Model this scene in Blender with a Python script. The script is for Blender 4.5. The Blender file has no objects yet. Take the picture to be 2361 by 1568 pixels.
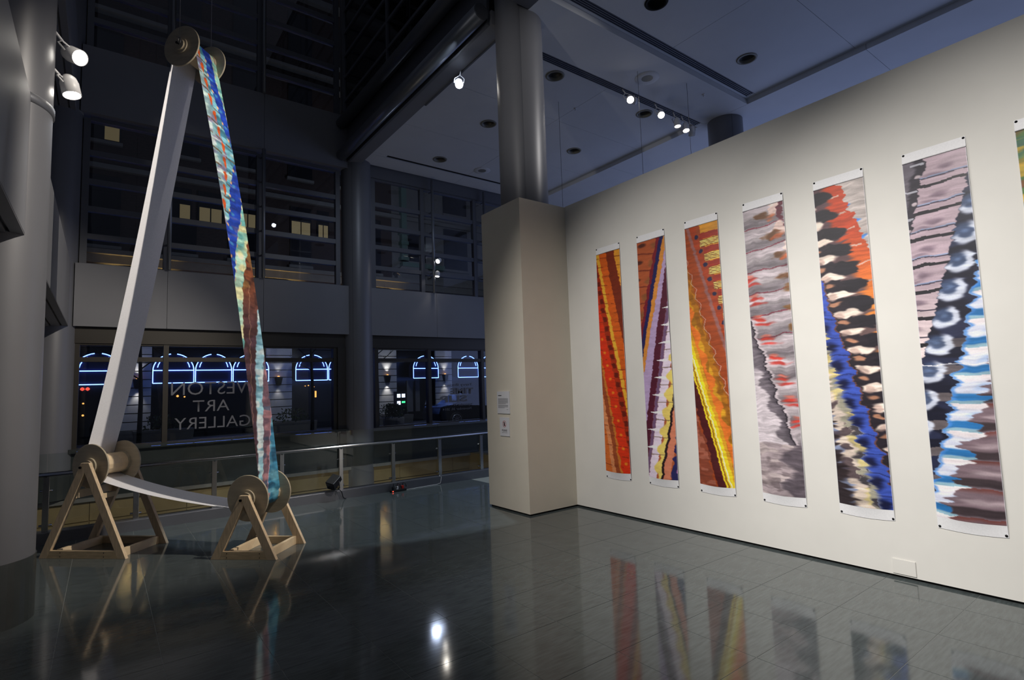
import bpy, math, random
import numpy as np
from mathutils import Vector, Matrix

random.seed(7)
scene = bpy.context.scene
COL = scene.collection

# ------------------------------------------------------------------ camera
F_PX, YAW, PITCH, ROLL, EYE = 1249.9, math.radians(37.013), math.radians(4.910), math.radians(-1.953), 1.64
_fw = Vector((math.sin(YAW)*math.cos(PITCH), math.cos(YAW)*math.cos(PITCH), math.sin(PITCH)))
_r0 = Vector((math.cos(YAW), -math.sin(YAW), 0)); _u0 = _r0.cross(_fw)
_r = math.cos(ROLL)*_r0 + math.sin(ROLL)*_u0
_u = -math.sin(ROLL)*_r0 + math.cos(ROLL)*_u0
cam_data = bpy.data.cameras.new('camera'); cam = bpy.data.objects.new('camera', cam_data); COL.objects.link(cam)
cam.matrix_world = Matrix(((_r.x, _u.x, -_fw.x, 0), (_r.y, _u.y, -_fw.y, 0), (_r.z, _u.z, -_fw.z, EYE), (0, 0, 0, 1)))
cam_data.sensor_fit = 'HORIZONTAL'; cam_data.sensor_width = 36.0; cam_data.lens = F_PX/2361*36
cam_data.clip_start = 0.05; cam_data.clip_end = 300
scene.camera = cam

# ------------------------------------------------------------------ world, large lights, exposure
world = bpy.data.worlds.new('night_sky'); scene.world = world; world.use_nodes = True
bg = world.node_tree.nodes['Background']
bg.inputs['Color'].default_value = (0.36, 0.40, 0.52, 1); bg.inputs['Strength'].default_value = 0.115
vs = scene.view_settings
vs.view_transform = 'Standard'; vs.look = 'None'; vs.gamma = 1.0; vs.use_curve_mapping = False; vs.exposure = 0.0

def add_light(name, kind, loc, aim, power, color, **kw):
    d = bpy.data.lights.new(name, kind); d.energy = power; d.color = color
    for k, v in kw.items(): setattr(d, k, v)
    o = bpy.data.objects.new(name, d); COL.objects.link(o); o.location = loc
    o.rotation_euler = (Vector(aim)-Vector(loc)).to_track_quat('-Z', 'Y').to_euler()
    return o
WARM = (1.0, 0.91, 0.79); NEUT = (1.0, 0.96, 0.915)
# assumed dusk light added behind the partition wall, no windows built; tints ceiling blue
add_light('assumed_dusk_light', 'AREA', (14.5, 4.5, 3.2), (9.0, 4.5, 5.2), 165, (0.42, 0.54, 1.0), shape='RECTANGLE', size=12, size_y=5)
# assumed unseen spots without fixtures, for the belt sculpture and the print wall
add_light('assumed_sculpture_spot', 'SPOT', (4.62, 2.25, 6.75), (1.1, 6.95, 3.0), 1950, WARM, spot_size=math.radians(50), spot_blend=0.55, shadow_soft_size=0.05)
add_light('assumed_wall_wash', 'SPOT', (-0.35, 0.9, 5.3), (5.16, 0.9, 1.0), 1350, NEUT, spot_size=math.radians(58), spot_blend=1.0, shadow_soft_size=0.06)
add_light('assumed_wall_wash', 'SPOT', (-0.35, 3.6, 5.3), (5.16, 3.5, 0.9), 1000, NEUT, spot_size=math.radians(63), spot_blend=1.0, shadow_soft_size=0.06)
add_light('column_sheen_fill', 'SPOT', (8.2, 2.0, 6.9), (4.8, 5.9, 5.7), 430, NEUT, spot_size=math.radians(34), spot_blend=0.8, shadow_soft_size=0.06)  # unseen spot added to give the pier column its right-hand sheen
add_light('column_fill', 'SPOT', (-0.35, 3.3, 5.6), (4.8, 5.95, 5.7), 300, NEUT, spot_size=math.radians(34), spot_blend=1.0, shadow_soft_size=0.06)  # unseen fill added to lift the left side of the pier column
add_light('back_wall_fill', 'SPOT', (4.15, 6.7, 6.95), (6.0, 12.1, 3.9), 150, (0.74, 0.84, 1.0), spot_size=math.radians(70), spot_blend=1.0, shadow_soft_size=0.06)  # added spot without a fixture, brightens the back window wall and far column
add_light('well_fill', 'POINT', (4.6, 10.4, -1.6), (4.6, 10.4, -3), 38, (1.0, 0.86, 0.62), shadow_soft_size=0.2)  # unseen point light added to brighten the tan stone of the well

# ------------------------------------------------------------------ materials
def srgb(c):
    c = np.asarray(c, float)/255.0
    return np.where(c <= 0.04045, c/12.92, ((c+0.055)/1.055)**2.4)
def col4(c): return (*[float(v) for v in srgb(c)], 1.0)
MATS = {}
def mat(name, c, rough=0.6, metal=0.0, spec=0.5, var=0.0, scale=8.0, stretch=(1, 1, 1), bump=0.0, emit=None, estr=0.0, coat=0.0, c2=None):
    m = bpy.data.materials.new(name); m.use_nodes = True; nt = m.node_tree; b = nt.nodes['Principled BSDF']
    b.inputs['Roughness'].default_value = rough; b.inputs['Metallic'].default_value = metal
    b.inputs['Specular IOR Level'].default_value = spec; b.inputs['Coat Weight'].default_value = coat
    b.inputs['Base Color'].default_value = col4(c)
    if var > 0 or bump > 0:
        tc = nt.nodes.new('ShaderNodeTexCoord'); mp = nt.nodes.new('ShaderNodeMapping'); mp.inputs['Scale'].default_value = stretch
        nz = nt.nodes.new('ShaderNodeTexNoise'); nz.inputs['Scale'].default_value = scale; nz.inputs['Detail'].default_value = 6
        nt.links.new(tc.outputs['Object'], mp.inputs['Vector']); nt.links.new(mp.outputs[0], nz.inputs['Vector'])
        if var > 0:
            cr = nt.nodes.new('ShaderNodeValToRGB'); base = np.array(col4(c)[:3])
            hi = np.clip(base*(1+var), 0, 1) if c2 is None else np.array(col4(c2)[:3])
            cr.color_ramp.elements[0].position = 0.32; cr.color_ramp.elements[1].position = 0.68
            cr.color_ramp.elements[0].color = (*(base*(1-var) if c2 is None else base), 1); cr.color_ramp.elements[1].color = (*hi, 1)
            nt.links.new(nz.outputs['Fac'], cr.inputs[0]); nt.links.new(cr.outputs[0], b.inputs['Base Color'])
        if bump > 0:
            bp = nt.nodes.new('ShaderNodeBump'); bp.inputs['Strength'].default_value = bump; bp.inputs['Distance'].default_value = 0.01
            nt.links.new(nz.outputs['Fac'], bp.inputs['Height']); nt.links.new(bp.outputs[0], b.inputs['Normal'])
    if emit is not None:
        b.inputs['Emission Color'].default_value = col4(emit); b.inputs['Emission Strength'].default_value = estr
    MATS[name] = m; return m
def glass_mat(name, tint, rough=0.0, ior=1.45, dirt=0.0):
    m = bpy.data.materials.new(name); m.use_nodes = True; nt = m.node_tree; nt.nodes.clear()
    out = nt.nodes.new('ShaderNodeOutputMaterial'); mx = nt.nodes.new('ShaderNodeMixShader')
    tr = nt.nodes.new('ShaderNodeBsdfTransparent'); gl = nt.nodes.new('ShaderNodeBsdfGlossy'); fr = nt.nodes.new('ShaderNodeFresnel')
    tr.inputs['Color'].default_value = (*tint, 1); gl.inputs['Roughness'].default_value = rough; fr.inputs['IOR'].default_value = ior
    nt.links.new(fr.outputs[0], mx.inputs[0]); nt.links.new(tr.outputs[0], mx.inputs[1]); nt.links.new(gl.outputs[0], mx.inputs[2])
    nt.links.new(mx.outputs[0], out.inputs[0]); MATS[name] = m; return m
def attr_mat(name, rough=0.45):
    m = bpy.data.materials.new(name); m.use_nodes = True; nt = m.node_tree; b = nt.nodes['Principled BSDF']
    a = nt.nodes.new('ShaderNodeAttribute'); a.attribute_name = 'ink'
    tc = nt.nodes.new('ShaderNodeTexCoord'); nz = nt.nodes.new('ShaderNodeTexNoise'); nz.inputs['Scale'].default_value = 90
    mr = nt.nodes.new('ShaderNodeMapRange'); mr.inputs['To Min'].default_value = 0.9; mr.inputs['To Max'].default_value = 1.1
    mu = nt.nodes.new('ShaderNodeVectorMath'); mu.operation = 'SCALE'
    nt.links.new(tc.outputs['Object'], nz.inputs['Vector']); nt.links.new(nz.outputs['Fac'], mr.inputs['Value'])
    nt.links.new(a.outputs['Color'], mu.inputs[0]); nt.links.new(mr.outputs[0], mu.inputs['Scale'])
    nt.links.new(mu.outputs[0], b.inputs['Base Color']); b.inputs['Roughness'].default_value = rough
    b.inputs['Specular IOR Level'].default_value = 0.3; MATS[name] = m; return m

mat('white_paint', (222, 220, 214), 0.75, var=0.02, scale=3, spec=0.25)
mat('pier_paint', (220, 212, 196), 0.75, var=0.02, scale=3, spec=0.25)
mat('ceiling_paint', (206, 208, 212), 0.8, var=0.02, scale=2, spec=0.2)
mat('slate_tile', (76, 83, 84), 0.08, var=0.24, scale=6, stretch=(1.0, 7, 1), spec=0.55)
mat('grout', (138, 142, 140), 0.5)
mat('column_metal', (106, 107, 112), 0.40, metal=0.1, var=0.03, scale=2, spec=0.5)
mat('spandrel_metal', (122, 123, 128), 0.55, metal=0.1, var=0.03, scale=1.5)
mat('frame_metal', (100, 102, 108), 0.45, metal=0.4)
mat('bronze_metal', (64, 61, 57), 0.42, metal=0.5)
mat('tube_metal', (120, 124, 132), 0.35, metal=0.5)
mat('steel', (196, 196, 198), 0.22, metal=1.0)
mat('curb_metal', (118, 120, 128), 0.3, metal=0.6, var=0.04, scale=3)
mat('dark_stone', (56, 60, 60), 0.25, var=0.08, scale=9)
mat('tan_stone', (128, 112, 78), 0.6, var=0.1, scale=4)
mat('pine', (206, 182, 150), 0.55, var=0.16, scale=7, stretch=(8, 8, 1.2))
mat('pine_cross', (190, 167, 133), 0.55, var=0.16, scale=7, stretch=(1.2, 8, 8))
mat('pine_edge', (222, 198, 162), 0.55, var=0.1, scale=9)
mat('plywood', (174, 162, 140), 0.5, var=0.12, scale=5, stretch=(1, 1, 5))
mat('bolt_metal', (40, 40, 42), 0.35, metal=1.0)
mat('cable', (120, 120, 124), 0.4, metal=0.8)
mat('sheet_paper', (236, 236, 240), 0.6, spec=0.25)
mat('black_plastic', (24, 24, 26), 0.45)
mat('red_plastic', (190, 40, 24), 0.4)
mat('lamp_white', (214, 214, 216), 0.4)
mat('lamp_lens', (255, 255, 255), 0.3, emit=(255, 248, 236), estr=28)
mat('lamp_lens_dim', (255, 255, 255), 0.3, emit=(255, 246, 230), estr=6)
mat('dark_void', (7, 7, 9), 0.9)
mat('grille', (96, 100, 112), 0.5)
mat('downlight_rim', (120, 118, 108), 0.5)
mat('downlight_inner', (46, 46, 48), 0.4)
mat('sign_board', (222, 222, 226), 0.6)
mat('ink_grey', (150, 150, 154), 0.7); mat('ink_dark', (52, 52, 56), 0.7); mat('ink_red', (176, 44, 48), 0.7)
mat('vinyl', (112, 114, 122), 0.7, emit=(150, 152, 162), estr=0.0)
glass_mat('window_glass', (0.78, 0.80, 0.86), 0.0, 1.5)
glass_mat('rail_glass', (0.90, 0.93, 0.92), 0.0, 1.42)
attr_mat('print_ink', 0.42); attr_mat('belt_ink', 0.42)
mat('brick', (56, 44, 40), 0.85, var=0.25, scale=6, stretch=(1, 1, 4))
mat('rusticated_stone', (196, 196, 194), 0.8, var=0.06, scale=3)
mat('cornice_stone', (112, 111, 108), 0.8, var=0.08, scale=4)
mat('green_stone', (92, 116, 106), 0.8)
mat('shop_dark', (16, 17, 22), 0.25)
mat('awning_cloth', (20, 26, 62), 0.8)
mat('neon', (200, 220, 255), 0.4, emit=(110, 150, 255), estr=8)
mat('lit_pane', (200, 180, 130), 0.5, emit=(214, 186, 120), estr=0.13)
mat('lit_pane_bright', (210, 200, 160), 0.5, emit=(206, 204, 160), estr=0.34)
mat('dark_pane', (12, 14, 22), 0.2)
mat('asphalt', (48, 52, 66), 0.45, var=0.15, scale=3)
mat('pavement_stone', (84, 86, 92), 0.6, var=0.12, scale=3)
mat('leaf', (48, 62, 34), 0.7, var=0.3, scale=12)
mat('bark', (42, 38, 34), 0.9)
mat('planter_concrete', (92, 90, 86), 0.8)
mat('car_paint', (24, 26, 34), 0.2, metal=0.3)
mat('tyre', (16, 16, 17), 0.8)
mat('alloy', (170, 172, 178), 0.3, metal=0.9)
mat('signal_white', (230, 240, 255), 0.4, emit=(225, 240, 255), estr=4)
mat('signal_green', (60, 220, 120), 0.4, emit=(60, 230, 120), estr=4)
mat('signal_red', (255, 90, 70), 0.4, emit=(255, 80, 60), estr=2.2)
mat('amber_bulb', (255, 190, 90), 0.4, emit=(255, 170, 60), estr=60)
mat('amber_glow', (255, 190, 90), 0.4, emit=(255, 176, 84), estr=2.4)

# ------------------------------------------------------------------ mesh helpers
class MB:
    def __init__(self): self.v = []; self.f = []; self.smooth = []
    def add(self, vs, fs, sm=False):
        o = len(self.v); self.v += [tuple(p) for p in vs]
        for f in fs: self.f.append(tuple(i+o for i in f)); self.smooth.append(sm)
        return self
    def box(self, x0, x1, y0, y1, z0, z1):
        vs = [(x, y, z) for z in (z0, z1) for y in (y0, y1) for x in (x0, x1)]
        return self.add(vs, [(0, 2, 3, 1), (4, 5, 7, 6), (0, 1, 5, 4), (2, 6, 7, 3), (0, 4, 6, 2), (1, 3, 7, 5)])
    def beam(self, p, q, w, h, side=(0, 1, 0)):
        p = Vector(p); q = Vector(q); d = (q-p).normalized(); s = Vector(side); s = (s-d*s.dot(d)).normalized(); n = d.cross(s)
        vs = [c+s*a*w/2+n*b*h/2 for c in (p, q) for b in (-1, 1) for a in (-1, 1)]
        return self.add(vs, [(0, 2, 3, 1), (4, 5, 7, 6), (0, 1, 5, 4), (2, 6, 7, 3), (0, 4, 6, 2), (1, 3, 7, 5)])
    def prism(self, poly, axis, a0, a1):
        # poly of 2D points, extruded along axis 0/1/2 from a0 to a1
        n = len(poly)
        def pt(p, a):
            l = list(p); l.insert(axis, a); return tuple(l)
        vs = [pt(p, a0) for p in poly]+[pt(p, a1) for p in poly]
        fs = [tuple(range(n))[::-1], tuple(range(n, 2*n))]+[(i, (i+1) % n, (i+1) % n+n, i+n) for i in range(n)]
        return self.add(vs, fs)
    def tube(self, pts, radii, n=16, caps=True, sm=True):
        pts = [Vector(p) for p in pts]
        if not hasattr(radii, '__len__'): radii = [radii]*len(pts)
        rings = []; o = len(self.v); ref = None
        for i, p in enumerate(pts):
            d = (pts[min(i+1, len(pts)-1)]-pts[max(i-1, 0)]).normalized()
            if ref is None: ref = Vector((0, 0, 1)) if abs(d.z) < 0.9 else Vector((1, 0, 0))
            s = (ref-d*ref.dot(d)).normalized(); t = d.cross(s); ref = s
            for k in range(n):
                a = 2*math.pi*k/n; self.v.append(tuple(p+(s*math.cos(a)+t*math.sin(a))*radii[i]))
        for i in range(len(pts)-1):
            for k in range(n):
                self.f.append((o+i*n+k, o+i*n+(k+1) % n, o+(i+1)*n+(k+1) % n, o+(i+1)*n+k)); self.smooth.append(sm)
        if caps:
            self.f.append(tuple(o+k for k in range(n))[::-1]); self.smooth.append(False)
            e = o+(len(pts)-1)*n; self.f.append(tuple(e+k for k in range(n))); self.smooth.append(False)
        return self
    def lathe(self, prof, c=(0, 0, 0), n=24, axis=(0, 0, 1), sm=True):
        # prof: list of (r, h) along axis
        ax = Vector(axis).normalized(); s = Vector((1, 0, 0)) if abs(ax.x) < 0.9 else Vector((0, 1, 0))
        s = (s-ax*s.dot(ax)).normalized(); t = ax.cross(s); c = Vector(c); o = len(self.v); m = len(prof)
        for r, h in prof:
            for k in range(n):
                a = 2*math.pi*k/n; self.v.append(tuple(c+ax*h+(s*math.cos(a)+t*math.sin(a))*r))
        for i in range(m-1):
            for k in range(n):
                self.f.append((o+i*n+k, o+i*n+(k+1) % n, o+(i+1)*n+(k+1) % n, o+(i+1)*n+k)); self.smooth.append(sm)
        return self
    def mesh(self, name):
        me = bpy.data.meshes.new(name); me.from_pydata(self.v, [], self.f); me.polygons.foreach_set('use_smooth', self.smooth); me.update(); return me
    def build(self, name, m, parent=None, loc=None, bevel=0.0):
        o = bpy.data.objects.new(name, self.mesh(name)); COL.objects.link(o); o.data.materials.append(MATS[m])
        if parent is not None: o.parent = parent
        if loc is not None: o.location = loc
        if bevel > 0:
            b = o.modifiers.new('bevel', 'BEVEL'); b.width = bevel; b.segments = 2; b.limit_method = 'ANGLE'
        return o
def tag(o, label=None, cat=None, group=None, kind=None):
    if label: o['label'] = label
    if cat: o['category'] = cat
    if group: o['group'] = group
    if kind: o['kind'] = kind
    return o
def thing(name, label, cat, loc=(0, 0, 0), rz=0.0, group=None, kind=None):
    o = bpy.data.objects.new(name, None); COL.objects.link(o); o.location = loc; o.rotation_euler = (0, 0, rz); o.empty_display_size = 0.1
    return tag(o, label, cat, group, kind)
def struct(name, mb, m, label=None, cat=None, bevel=0.0):
    o = mb.build(name, m, bevel=bevel); return tag(o, label, cat, None, 'structure')
def share(src, name, parent, loc=None):
    o = bpy.data.objects.new(name, src.data); COL.objects.link(o); o.parent = parent
    if loc is not None: o.location = loc
    return o
def box(name, m, parent, *a, bevel=0.0): return MB().box(*a).build(name, m, parent, bevel=bevel)
def copy_tree(o, parent=None):
    c = o.copy(); COL.objects.link(c); c.parent = parent
    for ch in list(o.children): copy_tree(ch, c)
    return c

# ================================================================== STRUCTURE
# ---- floor: bed with polished slate tiles laid one by one
TX0, TDX, TY0, TDY = -0.22, 0.5557, 1.27, 0.575
floor = struct('floor', MB().box(-1.6, 14.4, -6, 8.44, -0.3, -0.002), 'grout', 'polished dark slate tile floor', 'floor')
g = 0.0018
tile_a = None; tile_b = None
for i in range(-2, 10):
    for j in range(-4, 13):
        x0 = TX0+i*TDX; y0 = TY0+j*TDY
        if j == 12:
            if tile_b is None:
                tile_b = MB().box(g, TDX-g, g, 8.44-y0-g, -0.002, 0).build('floor_tile', 'slate_tile', floor, (x0, y0, 0)); continue
            share(tile_b, 'floor_tile', floor, (x0, y0, 0)); continue
        if tile_a is None: tile_a = MB().box(g, TDX-g, g, TDY-g, -0.002, 0).build('floor_tile', 'slate_tile', floor, (x0, y0, 0)); continue
        share(tile_a, 'floor_tile', floor, (x0, y0, 0))

# ---- partition wall with the prints, and the boxed pier at its end
wall_right = struct('wall_right', MB().box(5.16, 5.42, -2.6, 5.60, 0.022, 4.15), 'white_paint', 'tall off-white partition wall carrying the prints', 'wall')
box('wall_shadow_gap', 'dark_void', wall_right, 5.18, 5.40, -2.58, 5.58, 0.0, 0.022)
plate = MB().box(5.151, 5.16, 1.652, 1.812, 0.035, 0.15).build('outlet_cover', 'white_paint', bevel=0.0015)
tag(plate, 'blank off-white cover plate low on the print wall', 'plate')
wall_pier = struct('wall_pier', MB().box(4.34, 5.30, 5.50, 6.40, 0.022, 4.14), 'pier_paint', 'off-white box boarded round the foot of a column', 'wall')
box('wall_shadow_gap', 'dark_void', wall_pier, 4.36, 5.28, 5.52, 6.38, 0.0, 0.022)

# ---- round columns
def column(cx, cy, z0, z1, label, base=0.47, ring=None):
    t = thing('round_column', label, 'column', (cx, cy, 0), group='round metal clad columns')
    n = 48; sh = MB().lathe([(0.345, max(z0, base)), (0.345, z1)], n=n).build('shaft', 'column_metal', t)
    # two joint lines of the cladding
    for a in ((-0.42, -2.2) if cx > 4 else (1.2, 2.6)):
        j = MB().box(-0.004, 0.004, -0.003, 0.003, max(z0, base), z1).build('cladding_joint', 'frame_metal', t, (0.345*math.cos(a), 0.345*math.sin(a), 0)); j.rotation_euler = (0, 0, a)
    if base > 0: MB().lathe([(0.0, 0.0), (0.352, 0.0), (0.352, base), (0.340, base)], n=n, sm=False).build('stone_base', 'dark_stone', t)
    if ring: MB().lathe([(0.345, ring-0.07), (0.358, ring-0.06), (0.358, ring), (0.345, ring+0.01)], n=n).build('collar', 'frame_metal', t)
    return t
COLC = [(-0.745, 5.80), (-0.760, 12.25), (4.71, 12.25), (4.80, 5.95), (10.25, 5.95)]
column(-0.745, 5.80, 0, 13.5, 'grey metal column with collar and two spotlights, on a dark stone base', ring=4.09)
column(-0.760, 12.25, 0, 13.5, 'grey metal corner column where the two window walls meet')
column(4.71, 12.25, 0, 13.5, 'grey metal column between the two shopfront window bays')
column(4.80, 5.95, 4.0, 13.5, 'grey metal column rising out of the off-white boxed pier', base=0.0)
column(10.25, 5.95, 0, 7.0, 'grey column top showing behind the print wall')
bx_ = MB().lathe([(0.345, -3.6), (0.345, 0)], n=32).build('column_foot', 'column_metal', bpy.data.objects['round_column.002'])

# ---- left window wall: spandrel bands, soffits, frames
def band_left(name, z0, z1, label):
    w = struct(name, MB().box(-1.1, -0.545, -4, 12.6, z0+0.02, z1-0.02), 'spandrel_metal', label, 'wall')
    for y0, y1 in ((-4, -0.6), (-0.6, 1.45), (1.45, 3.6), (3.6, 5.75), (5.75, 7.9), (7.9, 10.05), (10.05, 12.0)):
        box('wall_panel', 'spandrel_metal', w, -0.545, -0.52, y0+0.003, y1-0.003, z0, z1)
    for k, (x0, x1) in enumerate(((-0.60, -0.522), (-0.74, -0.625), (-1.1, -0.765))):
        box('soffit_strip', 'spandrel_metal', w, x0, x1, -4, 12.0, z0-0.012-0.01*k, z0+0.02)
    return w
wall_left = band_left('wall_left', 2.95, 4.07, 'grey metal spandrel band of the side window wall')
wall_left_upper = band_left('wall_left_upper', 6.82, 8.12, 'upper grey metal spandrel band of the side window wall')
def frame_window(name, axis, c, us, zs, fw, fd, m, label, glass='window_glass', off=0.0, skip_rows=()):
    # axis 'y': window lies in a plane y=c and runs along x; axis 'x': plane x=c, runs along y
    w = thing(name, label, 'window', kind='structure')
    def bx(nm, mm, u0, u1, d0, d1, z0, z1):
        if axis == 'y': return box(nm, mm, w, u0, u1, c+d0, c+d1, z0, z1)
        return box(nm, mm, w, c+d0, c+d1, u0, u1, z0, z1)
    for u in us: bx('mullion', m, u-fw/2, u+fw/2, -fd/2, fd/2, zs[0], zs[-1])
    for u0, u1 in zip(us[:-1], us[1:]):
        for k, z in enumerate(zs):
            h = fw*0.5 if 0 < k < len(zs)-1 else fw*0.35
            bx('transom', m, u0+fw/2, u1-fw/2, -fd*0.42, fd*0.42, z-h, z+h)
        for z0, z1 in zip(zs[:-1], zs[1:]):
            bx('pane', glass, u0+fw/2-0.005, u1-fw/2+0.005, -0.004+off, 0.004+off, z0+0.02, z1-0.02)
    return w
frame_window('window_1', 'x', -0.95, [-0.5, 2.0, 4.0, 5.4], [0.05, 2.2, 2.94], 0.09, 0.10, 'frame_metal', 'dark framed glazing of the side wall before the collared column')
frame_window('window_2', 'x', -0.95, [6.2, 8.2, 10.1, 11.9], [0.05, 2.2, 2.94], 0.09, 0.10, 'frame_metal', 'dark framed glazing of the side wall near the corner column')
frame_window('window_3', 'x', -0.95, [6.2, 8.2, 10.1, 11.9], [4.07, 4.6, 5.11, 5.62, 6.16, 6.80], 0.09, 0.10, 'frame_metal', 'upper dark framed glazing of the side wall')
# ---- back window wall
def band_back(name, z0, z1, spans, label):
    w = struct(name, MB().box(spans[0]+0.01, spans[-1]-0.01, 12.065, 12.55, z0+0.01, z1-0.01), 'spandrel_metal', label, 'wall')
    for a, b in zip(spans[:-1], spans[1:]): box('wall_panel', 'spandrel_metal', w, a+0.003, b-0.003, 12.04, 12.065, z0, z1)
    return w
band_back('wall_back', 2.95, 4.07, [-0.46, 0.92, 2.62, 4.50], 'grey metal spandrel band above the lettered shop window')
band_back('wall_back_right', 2.95, 4.07, [4.92, 6.72, 8.45, 10.2], 'grey metal spandrel band above the window with the date lettering')
band_back('wall_back_upper', 6.86, 8.12, [-0.46, 0.92, 2.62, 4.50], 'dark upper spandrel band of the back window wall')
band_back('wall_back_top', 12.3, 13.5, [-0.46, 0.92, 2.62, 4.50], 'top spandrel band of the back window wall')
ROWS = [4.07, 4.60, 5.11, 5.62, 6.16, 6.80]
frame_window('window_4', 'y', 12.22, [-0.36, 0.90, 2.55, 4.24], ROWS, 0.10, 0.12, 'frame_metal', 'upper back window of six rows of dark glass left of the middle column')
frame_window('window_5', 'y', 12.22, [5.10, 6.42, 8.02, 9.7], ROWS, 0.10, 0.12, 'frame_metal', 'upper back window under the ceiling right of the middle column')
frame_window('window_6', 'y', 12.22, [-0.36, 0.90, 2.55, 4.24], [8.12, 8.72, 9.32, 9.92, 10.5, 11.1, 11.7, 12.3], 0.10, 0.12, 'frame_metal', 'topmost dark back window high above the hall')
for x, z1 in ((0.93, 6.86), (2.60, 6.86), (6.63, 7.0), (8.23, 7.0), (0.93, 12.3), (2.60, 12.3)):
    z0 = 4.07 if z1 < 8 else 8.12
    lb = {(0.93, True): 'slim grey round window post just behind the white run of the belt', (2.60, True): 'slim grey round window post standing clear beside the printed run of the belt', (6.63, True): 'slim grey round window post carrying two small lamps', (8.23, True): 'slim grey round window post peeping out above the boxed pier', (0.93, False): 'dark round post of the topmost window right behind the hung spool', (2.60, False): 'dark round post of the topmost window between hung spool and slab edge'}[(x, z1 < 8)]
    p = thing('wind_post', lb, 'post', (x, 11.99, z0), group='wind posts before the back windows')
    MB().tube([(0, 0, 0), (0, 0, z1-z0)], 0.036, 14).build('post', 'tube_metal', p)
    for z in np.arange(0.5, z1-z0, 0.53): box('bracket', 'frame_metal', p, -0.015, 0.015, 0.03, 0.17, z, z+0.03)
# shopfront
frame_window('window_7', 'y', 12.24, [-0.40, 0.93, 2.62, 4.16], [0.80, 2.375, 2.66], 0.085, 0.16, 'bronze_metal', 'shop window with gallery lettering looking out on the neon awnings')
frame_window('window_8', 'y', 12.24, [5.14, 6.55, 8.15, 9.8], [0.78, 2.375, 2.66], 0.085, 0.16, 'bronze_metal', 'shop window with exhibition title and dates')
trim_1 = struct('trim_1', MB().box(-0.46, 4.50, 12.14, 12.4, 2.66, 2.95), 'bronze_metal', 'bronze head casing above the shop window', 'trim')
trim_2 = struct('trim_2', MB().box(4.92, 10.2, 12.14, 12.4, 2.66, 2.95), 'bronze_metal', 'bronze head casing above the dated window', 'trim')
trim_3 = struct('trim_3', MB().box(4.2, 4.50, 12.12, 12.4, 0.0, 2.66), 'bronze_metal', 'bronze casing between shop window and middle column', 'trim')
struct('trim_10', MB().box(4.92, 10.2, 12.12, 12.34, 6.80, 7.21), 'frame_metal', 'grey head casing between upper window and ceiling', 'trim')
wall_sill = struct('wall_sill', MB().box(-0.46, 4.5, 12.16, 12.5, 0.0, 0.77), 'dark_stone', 'dark stone wall under the shop window', 'wall')
wall_sill_right = struct('wall_sill_right', MB().box(4.92, 10.2, 12.16, 12.5, 0.0, 0.74), 'dark_stone', 'dark stone wall under the dated window', 'wall')
for nm, x0, x1, z in (('trim_4', -0.46, 4.5, 0.77), ('trim_5', 4.92, 10.2, 0.74)):
    struct(nm, MB().box(x0, x1, 12.06, 12.2, z-0.02, z+0.05), 'frame_metal' if z < 0.76 else 'dark_stone', 'metal window sill under the glass', 'trim')

# ---- stair well between the railing and the window wall
well = struct('wall_well', MB().box(-1.6, 12, 12.10, 12.4, -3.6, -0.05), 'tan_stone', 'tan stone wall of the stair well below the windows', 'wall')
for i in range(9):
    x0 = -1.6+i*1.45
    for z0, z1 in ((-0.42, -0.09), (-1.1, -0.43), (-1.9, -1.11)): box('stone_panel', 'tan_stone', well, x0+0.004, x0+1.446, 12.08, 12.10, z0+0.004, z1-0.004)
struct('trim_6', MB().box(-1.6, 12, 12.02, 12.2, -0.085, -0.02), 'cornice_stone', 'pale stone ledge round the stair well', 'trim')
struct('floor_ledge', MB().box(-1.6, 12, 12.05, 13.2, -0.05, 0.0), 'dark_stone', 'dark stone ledge under the back windows', 'floor')
struct('floor_lower', MB().box(-1.6, 12, 8.6, 12.4, -3.7, -3.6), 'tan_stone', 'floor at the bottom of the stair well', 'floor')
struct('wall_well_end', MB().box(7.6, 7.8, 8.6, 12.1, -3.6, -0.02), 'tan_stone', 'tan end wall of the stair well', 'wall')
struct('trim_7', MB().box(-1.2, 11, 8.44, 8.62, -0.3, 0.135), 'curb_metal', 'grey metal curb under the glass railing', 'trim', bevel=0.006)

# ---- ceiling: coffers with raised fields, slots, downlights
ZC, ZR = 7.0, 7.10
ceiling = struct('ceiling', MB().box(4.72, 14.5, -3, 12.6, 7.22, 7.4), 'ceiling_paint', 'pale suspended ceiling with recessed fields', 'ceiling')
HOLES = [(6.26, 6.77), (6.26, 8.86), (6.28, 10.94), (8.68, 8.85), (8.69, 6.78), (8.67, 4.55), (8.68, 10.94), (6.25, 4.55)]
def cpanel(x0, x1, y0, y1, z):
    o = box('ceiling_panel', 'ceiling_paint', ceiling, x0+0.003, x1-0.003, y0+0.003, y1-0.003, z, 7.22)
    for hx, hy in HOLES:
        if x0 < hx < x1 and y0 < hy < y1:
            cu = MB().lathe([(0.0, 7.0), (0.135, 7.0), (0.135, 7.3), (0.0, 7.3)], (hx, hy, 0), 28, sm=False).build('cutter', 'dark_void')
            b = o.modifiers.new('hole', 'BOOLEAN'); b.object = cu; b.operation = 'DIFFERENCE'; b.solver = 'EXACT'
            me = bpy.data.meshes.new_from_object(o.evaluated_get(bpy.context.evaluated_depsgraph_get())); o.modifiers.clear(); o.data = me
            bpy.data.objects.remove(cu)
    return o
for y0, y1 in ((-3, -0.4), (-0.4, 1.5), (1.5, 3.35), (3.35, 5.08)): cpanel(4.72, 7.35, y0, y1, ZR); cpanel(7.35, 9.96, y0, y1, ZR)
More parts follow.
